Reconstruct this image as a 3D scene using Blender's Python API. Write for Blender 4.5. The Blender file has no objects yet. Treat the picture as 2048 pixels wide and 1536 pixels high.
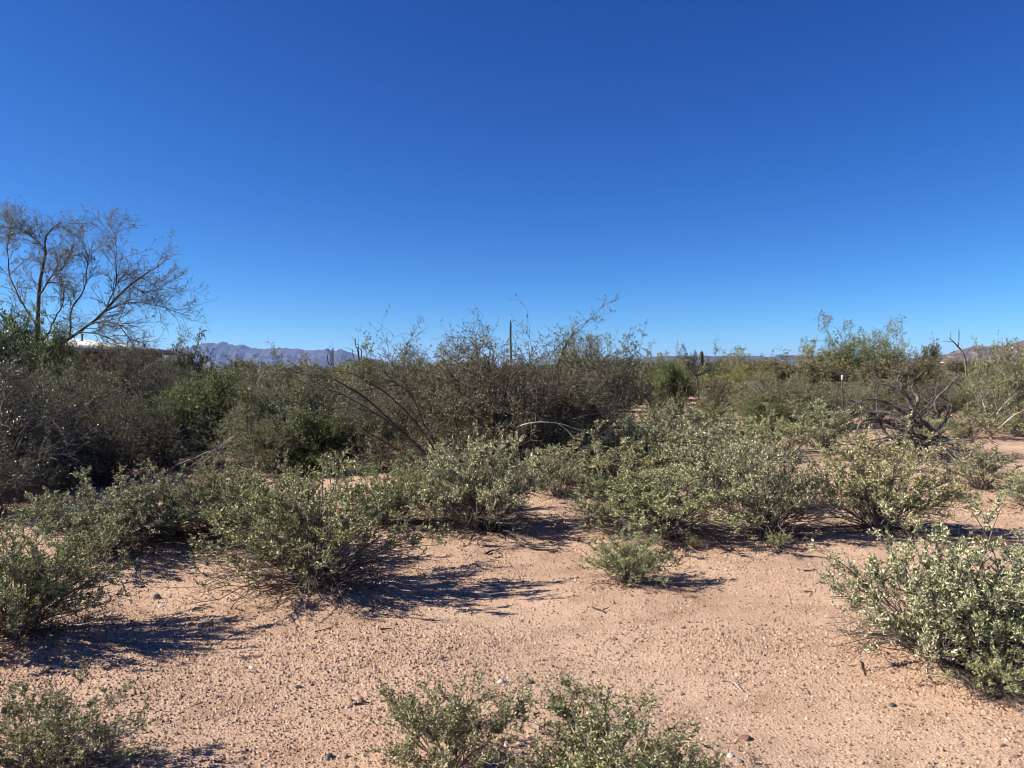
import bpy, math
import numpy as np
from mathutils import Vector

SC = bpy.context.scene
COL = SC.collection
R = math.radians

# ------------------------------------------------------------------ camera
EYE, FOC, HOR = 1.6, 1540.0, 742.0          # eye height, focal length in photo pixels, horizon row
cam_d = bpy.data.cameras.new('camera')
cam_d.sensor_width = 36.0
cam_d.lens = 36.0 * FOC / 2048.0
cam_d.clip_start, cam_d.clip_end = 0.05, 60000.0
cam = bpy.data.objects.new('camera', cam_d)
COL.objects.link(cam)
cam.location = (0, 0, EYE)
cam.rotation_euler = (R(90) - math.atan((768 - HOR) / FOC), 0, 0)
SC.camera = cam

# ------------------------------------------------------------------ sky and sun
SUN_EL, SUN_AZ = 33.0, -94.0                 # azimuth from +Y, negative = towards -X
world = bpy.data.worlds.new('World')
SC.world = world
world.use_nodes = True
wn = world.node_tree
wn.nodes.clear()
w_out = wn.nodes.new('ShaderNodeOutputWorld')
w_bg = wn.nodes.new('ShaderNodeBackground')
w_sky = wn.nodes.new('ShaderNodeTexSky')
w_sky.sky_type = 'NISHITA'
w_sky.sun_disc = False
w_sky.sun_elevation = R(SUN_EL)
w_sky.sun_rotation = R(SUN_AZ)
w_sky.altitude, w_sky.air_density, w_sky.dust_density, w_sky.ozone_density = 700, 0.7, 0.0, 10
w_sep = wn.nodes.new('ShaderNodeSeparateColor')   # clear dry desert air: a deeper, cleaner blue over the whole sky
w_com = wn.nodes.new('ShaderNodeCombineColor')
for ch, (power, gain) in enumerate(((1.7, 0.33), (1.36, 0.41), (0.97, 0.71))):
    pw_, ml_ = wn.nodes.new('ShaderNodeMath'), wn.nodes.new('ShaderNodeMath')
    pw_.operation, ml_.operation = 'POWER', 'MULTIPLY'
    pw_.inputs[1].default_value, ml_.inputs[1].default_value = power, gain
    wn.links.new(w_sep.outputs[ch], pw_.inputs[0])
    wn.links.new(pw_.outputs[0], ml_.inputs[0])
    wn.links.new(ml_.outputs[0], w_com.inputs[ch])
w_bg.inputs[1].default_value = 0.1
wn.links.new(w_sky.outputs[0], w_sep.inputs[0])
wn.links.new(w_com.outputs[0], w_bg.inputs[0])
wn.links.new(w_bg.outputs[0], w_out.inputs[0])

sun_d = bpy.data.lights.new('sun', 'SUN')
sun_d.energy, sun_d.angle, sun_d.color = 5.0, R(0.53), (1.0, 0.945, 0.86)
sun = bpy.data.objects.new('sun', sun_d)
COL.objects.link(sun)
S = Vector((math.cos(R(SUN_EL)) * math.sin(R(SUN_AZ)), math.cos(R(SUN_EL)) * math.cos(R(SUN_AZ)), math.sin(R(SUN_EL))))
sun.rotation_euler = S.to_track_quat('Z', 'Y').to_euler()

vs = SC.view_settings
vs.view_transform, vs.look, vs.exposure, vs.gamma = 'Standard', 'None', 1.1, 1.0
vs.use_curve_mapping = False
SC.cycles.max_bounces = 6
SC.cycles.diffuse_bounces = 3
SC.cycles.volume_bounces = 0
SC.cycles.use_denoising = True
SC.cycles.filter_width = 1.0

# ------------------------------------------------------------------ materials
def new_mat(name):
    m = bpy.data.materials.new(name)
    m.use_nodes = True
    nt = m.node_tree
    nt.nodes.clear()
    return m, nt, nt.nodes.new('ShaderNodeOutputMaterial')

def nd(nt, t, **kw):
    n = nt.nodes.new(t)
    for k, v in kw.items():
        setattr(n, k, v)
    return n

def ramp(nt, stops):
    n = nt.nodes.new('ShaderNodeValToRGB')
    e = n.color_ramp.elements
    while len(e) < len(stops):
        e.new(0.5)
    for i, (p, c) in enumerate(stops):
        e[i].position, e[i].color = p, (*c, 1)
    return n

def leaf_mat(name, cols, trans=0.3, rough=0.55, hue=0.02, val=0.25, spec=0.3):
    """per-leaf colour from the leaf's own random number, a small shift per plant"""
    m, nt, out = new_mat(name)
    L = nt.links.new
    at = nd(nt, 'ShaderNodeAttribute', attribute_name='rnd')
    rp = ramp(nt, [(i / (len(cols) - 1), c) for i, c in enumerate(cols)])
    L(at.outputs['Fac'], rp.inputs[0])
    oi = nd(nt, 'ShaderNodeObjectInfo')
    hs = nd(nt, 'ShaderNodeHueSaturation')
    for src, dst, lo, hi in ((oi.outputs['Random'], 'Hue', 0.5 - hue, 0.5 + hue), (oi.outputs['Random'], 'Value', 1 - val / 2, 1 + val / 2)):
        mr = nd(nt, 'ShaderNodeMapRange')
        if dst == 'Value':
            ml = nd(nt, 'ShaderNodeMath', operation='MULTIPLY')
            ml.inputs[1].default_value = 7.31
            fr = nd(nt, 'ShaderNodeMath', operation='FRACT')
            L(src, ml.inputs[0]); L(ml.outputs[0], fr.inputs[0]); src = fr.outputs[0]
        mr.inputs['To Min'].default_value, mr.inputs['To Max'].default_value = lo, hi
        L(src, mr.inputs['Value']); L(mr.outputs[0], hs.inputs[dst])
    L(rp.outputs[0], hs.inputs['Color'])
    p = nd(nt, 'ShaderNodeBsdfPrincipled')
    p.inputs['Roughness'].default_value = rough
    p.inputs['Specular IOR Level'].default_value = spec
    L(hs.outputs[0], p.inputs['Base Color'])
    tr = nd(nt, 'ShaderNodeBsdfTranslucent')
    L(hs.outputs[0], tr.inputs[0])
    mx = nd(nt, 'ShaderNodeMixShader')
    mx.inputs[0].default_value = trans
    L(p.outputs[0], mx.inputs[1]); L(tr.outputs[0], mx.inputs[2]); L(mx.outputs[0], out.inputs[0])
    return m

def bark_mat(name, c1, c2, scale=30.0, bump=0.3):
    m, nt, out = new_mat(name)
    L = nt.links.new
    tc = nd(nt, 'ShaderNodeTexCoord')
    no = nd(nt, 'ShaderNodeTexNoise')
    no.inputs['Scale'].default_value, no.inputs['Detail'].default_value = scale, 4
    L(tc.outputs['Object'], no.inputs['Vector'])
    rp = ramp(nt, [(0.32, c1), (0.68, c2)])
    L(no.outputs[0], rp.inputs[0])
    p = nd(nt, 'ShaderNodeBsdfPrincipled')
    p.inputs['Roughness'].default_value = 0.85
    p.inputs['Specular IOR Level'].default_value = 0.2
    b = nd(nt, 'ShaderNodeBump')
    b.inputs['Strength'].default_value, b.inputs['Distance'].default_value = bump, 0.005
    L(no.outputs[0], b.inputs['Height']); L(b.outputs[0], p.inputs['Normal'])
    L(rp.outputs[0], p.inputs['Base Color']); L(p.outputs[0], out.inputs[0])
    return m

def plain_mat(name, c, rough=0.6, metallic=0.0, var=0.25, scale=6.0, c2=None):
    m, nt, out = new_mat(name)
    L = nt.links.new
    tc = nd(nt, 'ShaderNodeTexCoord')
    no = nd(nt, 'ShaderNodeTexNoise')
    no.inputs['Scale'].default_value, no.inputs['Detail'].default_value = scale, 6
    L(tc.outputs['Object'], no.inputs['Vector'])
    c2 = c2 or tuple(min(1, v * (1 + var)) for v in c)
    rp = ramp(nt, [(0.3, tuple(v * (1 - var) for v in c)), (0.7, c2)])
    L(no.outputs[0], rp.inputs[0])
    p = nd(nt, 'ShaderNodeBsdfPrincipled')
    p.inputs['Roughness'].default_value, p.inputs['Metallic'].default_value = rough, metallic
    L(rp.outputs[0], p.inputs['Base Color']); L(p.outputs[0], out.inputs[0])
    return m

def ground_mat():
    m, nt, out = new_mat('decomposed_granite')
    L = nt.links.new
    tc = nd(nt, 'ShaderNodeTexCoord')
    def noise(s, d, r=0.55):
        n = nd(nt, 'ShaderNodeTexNoise')
        n.inputs['Scale'].default_value, n.inputs['Detail'].default_value, n.inputs['Roughness'].default_value = s, d, r
        L(tc.outputs['Object'], n.inputs['Vector'])
        return n
    big, mid, fine = noise(0.35, 5), noise(2.6, 6, 0.65), noise(60, 5, 0.7)
    r1 = ramp(nt, [(0.3, (0.43, 0.27, 0.175)), (0.5, (0.49, 0.33, 0.222)), (0.72, (0.54, 0.385, 0.27))])
    L(big.outputs[0], r1.inputs[0])
    r2 = ramp(nt, [(0.32, (0.70, 0.66, 0.62)), (0.5, (0.98, 0.98, 0.98)), (0.72, (1.12, 1.12, 1.12))])
    L(mid.outputs[0], r2.inputs[0])
    r3 = ramp(nt, [(0.3, (0.62, 0.58, 0.55)), (0.5, (0.95, 0.95, 0.95)), (0.75, (1.2, 1.2, 1.2))])
    L(fine.outputs[0], r3.inputs[0])
    prev = r1.outputs[0]
    for r in (r2, r3):
        mx = nd(nt, 'ShaderNodeMix', data_type='RGBA', blend_type='MULTIPLY')
        mx.inputs['Factor'].default_value = 1.0
        L(prev, mx.inputs['A']); L(r.outputs[0], mx.inputs['B'])
        prev = mx.outputs['Result']
    vo = nd(nt, 'ShaderNodeTexVoronoi')
    vo.inputs['Scale'].default_value = 85
    L(tc.outputs['Object'], vo.inputs['Vector'])
    ad = nd(nt, 'ShaderNodeMath', operation='SUBTRACT')
    half = nd(nt, 'ShaderNodeMath', operation='MULTIPLY')
    half.inputs[1].default_value = 0.35
    L(vo.outputs['Distance'], half.inputs[0])
    L(fine.outputs[0], ad.inputs[0]); L(half.outputs[0], ad.inputs[1])
    b = nd(nt, 'ShaderNodeBump')
    b.inputs['Strength'].default_value, b.inputs['Distance'].default_value = 0.8, 0.010
    L(ad.outputs[0], b.inputs['Height'])
    p = nd(nt, 'ShaderNodeBsdfPrincipled')
    p.inputs['Roughness'].default_value = 0.95
    p.inputs['Specular IOR Level'].default_value = 0.1
    L(prev, p.inputs['Base Color']); L(b.outputs[0], p.inputs['Normal']); L(p.outputs[0], out.inputs[0])
    return m

def face_mat(name, cols, rough=0.9):
    m, nt, out = new_mat(name)
    L = nt.links.new
    at = nd(nt, 'ShaderNodeAttribute', attribute_name='rnd')
    rp = ramp(nt, cols)
    L(at.outputs['Fac'], rp.inputs[0])
    p = nd(nt, 'ShaderNodeBsdfPrincipled')
    p.inputs['Roughness'].default_value = rough
    p.inputs['Specular IOR Level'].default_value = 0.15
    L(rp.outputs[0], p.inputs['Base Color']); L(p.outputs[0], out.inputs[0])
    return m

def rock_mat(name, cols, scale):
    m, nt, out = new_mat(name)
    L = nt.links.new
    tc = nd(nt, 'ShaderNodeTexCoord')
    no = nd(nt, 'ShaderNodeTexNoise')
    no.inputs['Scale'].default_value, no.inputs['Detail'].default_value, no.inputs['Roughness'].default_value = scale, 8, 0.65
    L(tc.outputs['Object'], no.inputs['Vector'])
    rp = ramp(nt, cols)
    L(no.outputs[0], rp.inputs[0])
    p = nd(nt, 'ShaderNodeBsdfPrincipled')
    p.inputs['Roughness'].default_value = 0.95
    p.inputs['Specular IOR Level'].default_value = 0.1
    L(rp.outputs[0], p.inputs['Base Color']); L(p.outputs[0], out.inputs[0])
    return m

M = {
    'ground': ground_mat(),
    'pebble': face_mat('pebble', [(0.0, (0.09, 0.055, 0.045)), (0.10, (0.18, 0.11, 0.078)), (0.25, (0.31, 0.20, 0.135)), (0.65, (0.40, 0.268, 0.182)), (0.96, (0.46, 0.325, 0.23)), (1.0, (0.54, 0.45, 0.37))]),
    'litter': face_mat('litter', [(0.0, (0.05, 0.032, 0.022)), (0.55, (0.14, 0.092, 0.06)), (0.9, (0.26, 0.20, 0.14)), (1.0, (0.36, 0.33, 0.25))]),
    'bursage': leaf_mat('bursage_leaf', [(0.10, 0.115, 0.048), (0.21, 0.225, 0.115), (0.39, 0.375, 0.21), (0.62, 0.59, 0.385)], 0.12, 0.8, 0.02, 0.35, 0.15),
    'bursage_green': leaf_mat('bursage_green_leaf', [(0.09, 0.11, 0.034), (0.20, 0.22, 0.078), (0.385, 0.375, 0.19), (0.62, 0.585, 0.36)], 0.15, 0.8, 0.025, 0.35, 0.15),
    'thorn': leaf_mat('thornbush_leaf', [(0.05, 0.053, 0.024), (0.12, 0.122, 0.056), (0.22, 0.215, 0.105), (0.37, 0.35, 0.20)], 0.15, 0.5, 0.02, 0.2),
    'green': leaf_mat('green_leaf', [(0.045, 0.07, 0.018), (0.09, 0.13, 0.032), (0.165, 0.205, 0.058), (0.26, 0.29, 0.11)], 0.2, 0.5, 0.02, 0.2),
    'olive': leaf_mat('olive_leaf', [(0.07, 0.08, 0.03), (0.135, 0.15, 0.06), (0.23, 0.24, 0.105), (0.36, 0.355, 0.19)], 0.18, 0.5, 0.02, 0.25),
    'dark': leaf_mat('dark_leaf', [(0.025, 0.032, 0.014), (0.045, 0.055, 0.025), (0.075, 0.085, 0.04), (0.13, 0.13, 0.075)], 0.2, 0.4, 0.015, 0.15, 0.5),
    'paloverde': leaf_mat('palo_verde_leaf', [(0.11, 0.115, 0.03), (0.20, 0.195, 0.055), (0.29, 0.27, 0.09), (0.37, 0.34, 0.14)], 0.3, 0.5, 0.02, 0.2),
    'brown': leaf_mat('dry_brown_leaf', [(0.07, 0.062, 0.03), (0.13, 0.115, 0.055), (0.20, 0.175, 0.085), (0.28, 0.245, 0.13)], 0.2, 0.6, 0.015, 0.2),
    'mesquite': leaf_mat('mesquite_leaf', [(0.08, 0.10, 0.05), (0.14, 0.165, 0.085), (0.21, 0.23, 0.13), (0.30, 0.31, 0.20)], 0.35, 0.5, 0.02, 0.1),
    'straw': leaf_mat('straw_leaf', [(0.25, 0.14, 0.07), (0.36, 0.22, 0.12), (0.45, 0.31, 0.18)], 0.25, 0.7, 0.01, 0.1),
    'stem': bark_mat('shrub_stem', (0.10, 0.075, 0.06), (0.24, 0.20, 0.165)),
    'stem_dark': bark_mat('dark_stem', (0.035, 0.028, 0.024), (0.10, 0.08, 0.065)),
    'stem_brown': bark_mat('brown_stem', (0.055, 0.043, 0.034), (0.15, 0.12, 0.095)),
    'stem_green': bark_mat('green_bark', (0.10, 0.095, 0.04), (0.18, 0.16, 0.075)),
    'dead': bark_mat('dead_wood', (0.022, 0.018, 0.016), (0.20, 0.17, 0.145), 9.0, 0.5),
    'dead_pale': bark_mat('pale_dead_wood', (0.20, 0.155, 0.115), (0.48, 0.41, 0.335), 9.0, 0.4),
    'cactus': bark_mat('saguaro_skin', (0.025, 0.035, 0.018), (0.06, 0.07, 0.04), 3.0, 0.2),
    'metal': plain_mat('galvanised_roof', (0.26, 0.25, 0.235), 0.5, 0.0, 0.15, 0.8),
    'metal_dark': plain_mat('weathered_steel', (0.10, 0.075, 0.06), 0.6, 0.3, 0.3, 12),
    'paint_white': plain_mat('white_paint', (0.75, 0.74, 0.70), 0.5, 0, 0.08, 8),
    'wall_red': plain_mat('red_brown_stucco', (0.20, 0.065, 0.045), 0.9, 0, 0.2, 1.5),
    'fascia': plain_mat('dark_brown_fascia', (0.045, 0.028, 0.02), 0.7, 0, 0.2, 3),
    'stucco': plain_mat('tan_stucco', (0.36, 0.29, 0.22), 0.9, 0, 0.12, 1.0),
    'stone_grey': plain_mat('grey_stone', (0.17, 0.15, 0.145), 0.85, 0, 0.35, 18),
    'stone_dark': plain_mat('dark_stone', (0.07, 0.06, 0.06), 0.8, 0, 0.35, 18),
    'stone_brown': plain_mat('brown_stone', (0.17, 0.095, 0.07), 0.9, 0, 0.35, 18),
    'stone_pale': plain_mat('pale_stone', (0.55, 0.47, 0.40), 0.85, 0, 0.2, 18),
    'range': rock_mat('far_mountain_rock', [(0.3, (0.035, 0.028, 0.028)), (0.5, (0.075, 0.06, 0.052)), (0.7, (0.15, 0.12, 0.105))], 0.006),
    'hill': rock_mat('hill_rock', [(0.32, (0.035, 0.032, 0.02)), (0.5, (0.10, 0.075, 0.055)), (0.68, (0.27, 0.205, 0.155))], 0.025),
}

# ------------------------------------------------------------------ mesh helpers
def mesh_np(name, V, F, rnd=None, smooth=False):
    """V (n,3) and F (m,3 or 4) -> mesh; rnd is one number per face"""
    V = np.ascontiguousarray(V, dtype=np.float32).reshape(-1, 3)
    F = np.ascontiguousarray(F, dtype=np.int32)
    m, k = F.shape
    me = bpy.data.meshes.new(name)
    me.vertices.add(len(V)); me.vertices.foreach_set('co', V.ravel())
    me.loops.add(m * k); me.loops.foreach_set('vertex_index', F.ravel())
    me.polygons.add(m)
    me.polygons.foreach_set('loop_start', np.arange(0, m * k, k, dtype=np.int32))
    me.polygons.foreach_set('loop_total', np.full(m, k, dtype=np.int32))
    if smooth:
        me.polygons.foreach_set('use_smooth', np.ones(m, dtype=bool))
    if rnd is not None:
        a = me.attributes.new('rnd', 'FLOAT', 'FACE')
        a.data.foreach_set('value', np.ascontiguousarray(rnd, dtype=np.float32))
    me.update(calc_edges=True)
    return me

def link(name, data, mat=None, parent=None):
    o = bpy.data.objects.new(name, data)
    if data is not None and mat is not None and len(data.materials) == 0:
        data.materials.append(mat)
    COL.objects.link(o)
    o.parent = parent
    return o

def tag(o, label=None, cat=None, group=None, kind=None):
    for k, v in (('label', label), ('category', cat), ('group', group), ('kind', kind)):
        if v:
            o[k] = v
    return o

def unit(a):
    return a / np.maximum(np.linalg.norm(a, axis=-1, keepdims=True), 1e-9)

def tubes(P, Rr, s=3):
    """P (n,k,3), Rr (n,k) -> verts, quads"""
    n, k, _ = P.shape
    T = np.empty_like(P)
    T[:, 1:-1] = P[:, 2:] - P[:, :-2]
    T[:, 0] = P[:, 1] - P[:, 0]
    T[:, -1] = P[:, -1] - P[:, -2]
    T = unit(T)
    ref = np.where(np.abs(T[:, :1, 2:3]) > 0.8, np.array([1.0, 0, 0]), np.array([0, 0, 1.0]))
    A = unit(np.cross(T, np.broadcast_to(ref, T.shape)))
    B = np.cross(T, A)
    an = np.arange(s) * 2 * math.pi / s
    V = P[:, :, None] + Rr[:, :, None, None] * (np.cos(an)[None, None, :, None] * A[:, :, None] + np.sin(an)[None, None, :, None] * B[:, :, None])
    idx = np.arange(n * k * s).reshape(n, k, s)
    nx = np.roll(idx, -1, axis=2)
    F = np.stack([idx[:, :-1], nx[:, :-1], nx[:, 1:], idx[:, 1:]], axis=-1)
    return V.reshape(-1, 3), F.reshape(-1, 4)

def join(parts):
    Vs, Fs, o = [], [], 0
    for V, F in parts:
        Vs.append(V); Fs.append(F + o); o += len(V)
    return np.concatenate(Vs), np.concatenate(Fs)

def resample(pts, k):
    pts = np.asarray(pts, float)
    # Catmull-Rom through the points
    q = np.vstack([2 * pts[0] - pts[1], pts, 2 * pts[-1] - pts[-2]])
    out = []
    for t in np.linspace(0, len(pts) - 1 - 1e-6, k):
        i = int(t); f = t - i
        p0, p1, p2, p3 = q[i], q[i + 1], q[i + 2], q[i + 3]
        out.append(0.5 * (2 * p1 + (p2 - p0) * f + (2 * p0 - 5 * p1 + 4 * p2 - p3) * f * f + (3 * p1 - p0 - 3 * p2 + p3) * f ** 3))
    return np.array(out)

def along(P, Rr, idx, t):
    k = P.shape[1]
    u = np.clip(t * (k - 1), 0, k - 1 - 1e-6)
    i = u.astype(int); f = (u - i)[:, None]
    a, b = P[idx, i], P[idx, i + 1]
    r = Rr[idx, i] * (1 - f[:, 0]) + Rr[idx, i + 1] * f[:, 0]
    return a * (1 - f) + b * f, unit(b - a), r

def spawn(g, P, Rr, m, length, t0=0.3, spread=0.6, up=0.1, curl=0.15, grav=0.0, k=4, rmax=0.02, rmin=0.0008, t1=1.0, out=None, outw=0.0, lenpow=0.0):
    """children growing out of the polylines P"""
    n = len(P)
    idx = np.repeat(np.arange(n), m)
    N = len(idx)
    t = t0 + (t1 - t0) * g.random(N)
    pos, tan, rad = along(P, Rr, idx, t)
    d = tan * (1 - spread) + unit(g.normal(size=(N, 3))) * spread
    d[:, 2] += up
    if outw:
        d += unit(pos - out) * outw
    d = unit(d)
    Ln = length * (0.5 + 0.75 * g.random(N)) * (1.0 - lenpow * t)
    Q = np.empty((N, k, 3)); Q[:, 0] = pos
    for j in range(1, k):
        d = d + g.normal(size=(N, 3)) * curl
        d[:, 2] -= grav
        d = unit(d)
        Q[:, j] = Q[:, j - 1] + d * (Ln / (k - 1))[:, None]
    r0 = np.clip(rad * 0.75, rmin, rmax)
    RR = r0[:, None] * np.linspace(1, 0.45, k)[None]
    keep = Q[:, :, 2].min(axis=1) > 0.005
    return Q[keep], np.maximum(RR[keep], rmin * 0.7)

def leaves(g, P, m, L, W, t0=0.2, fwd=0.5, up=0.2, fold=0.25, jit=0.0):
    n = len(P)
    idx = np.repeat(np.arange(n), m)
    N = len(idx)
    pos, tan, _ = along(P, np.zeros(P.shape[:2]), idx, t0 + (1 - t0) * g.random(N))
    if jit:
        pos = pos + g.normal(size=(N, 3)) * jit
    d = tan * fwd + unit(g.normal(size=(N, 3)))
    d[:, 2] += up
    d = unit(d)
    side = unit(np.cross(d, unit(g.normal(size=(N, 3)))))
    nr = np.cross(d, side)
    ln = L * (0.6 + 0.7 * g.random(N))[:, None]
    wd = W * (0.7 + 0.6 * g.random(N))[:, None] * 0.5
    mid = pos + d * ln * 0.45
    V = np.stack([pos, mid + side * wd + nr * wd * fold, pos + d * ln, mid - side * wd + nr * wd * fold], axis=1)
    V[:, :, 2] = np.maximum(V[:, :, 2], 0.004)
    i = np.arange(N)[:, None] * 4
    F = np.stack([i + [0, 1, 2], i + [0, 2, 3]], axis=1).reshape(-1, 3)
    rn = np.repeat(g.random(N), 2)
    return V.reshape(-1, 3), F, rn

def dome_stems(g, n, rx, ry, h, base=0.06, arch=0.25, lo=8, k=6, r0=0.008, jit=0.05, inner=0.7, lump=0.15):
    """stems fanning from one root to a lumpy dome"""
    th = g.random(n) * 2 * math.pi
    sphi = math.sin(R(lo)) + (1 - math.sin(R(lo))) * g.random(n) ** 1.1
    cphi = np.sqrt(1 - sphi ** 2)
    a = g.random(6) * 6.28
    lm = 1 + lump * (np.sin(2 * th + a[0]) * 0.5 + np.sin(3 * th + a[1] + 3 * sphi) * 0.6 + np.sin(5 * th + a[2] - 4 * sphi) * 0.5)
    s = (inner + (1 - inner) * np.sqrt(g.random(n))) * lm
    E_ = np.stack([rx * cphi * np.cos(th) * s, ry * cphi * np.sin(th) * s, np.maximum(h * sphi * s, 0.04 * h)], axis=1)
    bt = g.random(n) * 2 * math.pi
    br = base * np.sqrt(g.random(n))
    B0 = np.stack([br * np.cos(bt), br * np.sin(bt), np.full(n, -0.01)], axis=1)
    C = B0 * 0.4 + E_ * 0.6
    C[:, 2] += arch * h * (0.5 + g.random(n)) * (0.5 + cphi)
    C[:, :2] *= 0.85
    t = np.linspace(0, 1, k)[None, :, None]
    P = (1 - t) ** 2 * B0[:, None] + 2 * t * (1 - t) * C[:, None] + t ** 2 * E_[:, None]
    w = np.cumsum(g.normal(size=(n, k, 3)), axis=1) * jit * h / k
    w -= w[:, :1]
    P = P + w
    P[:, 1:, 2] = np.maximum(P[:, 1:, 2], 0.012)
    Rr = r0 * (0.6 + 0.8 * g.random(n))[:, None] * np.linspace(1, 0.35, k)[None]
    return P, Rr

class Kind:
    """one kind of plant, modelled once: foliage and stem meshes that every copy shares"""
    def __init__(self, name, fol=None, fmat=None, st=None, smat=None, extra=None):
        self.name = name
        self.parts = []
        if st is not None:
            me = mesh_np(name + '_stems', *st, smooth=True); me.materials.append(M[smat])
            self.parts.append(('stems', me))
        if fol is not None:
            me = mesh_np(name + '_foliage', *fol); me.materials.append(M[fmat])
            self.parts.append(('foliage', me))
        for nm, geo, mt in (extra or []):
            me = mesh_np(name + '_' + nm, *geo, smooth=True); me.materials.append(M[mt])
            self.parts.append((nm, me))

def catl(ls):
    Vs, Fs, Rs, o = [], [], [], 0
    for V, F, r in ls:
        Vs.append(V); Fs.append(F + o); Rs.append(r); o += len(V)
    return np.concatenate(Vs), np.concatenate(Fs), np.concatenate(Rs)

# ------------------------------------------------------------------ bursage shrubs: where each stands (distance, width, height)
def rd(d):
    return 1.0 / (1.0 / d - 20.0 / 2464.0) if d < 45 else d + 26.0

def remap(d, w, h):
    d2 = rd(d)
    return d2, w * d2 / d, EYE - (722.0 + (EYE - h) * FOC / d - HOR) * d2 / FOC

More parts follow.
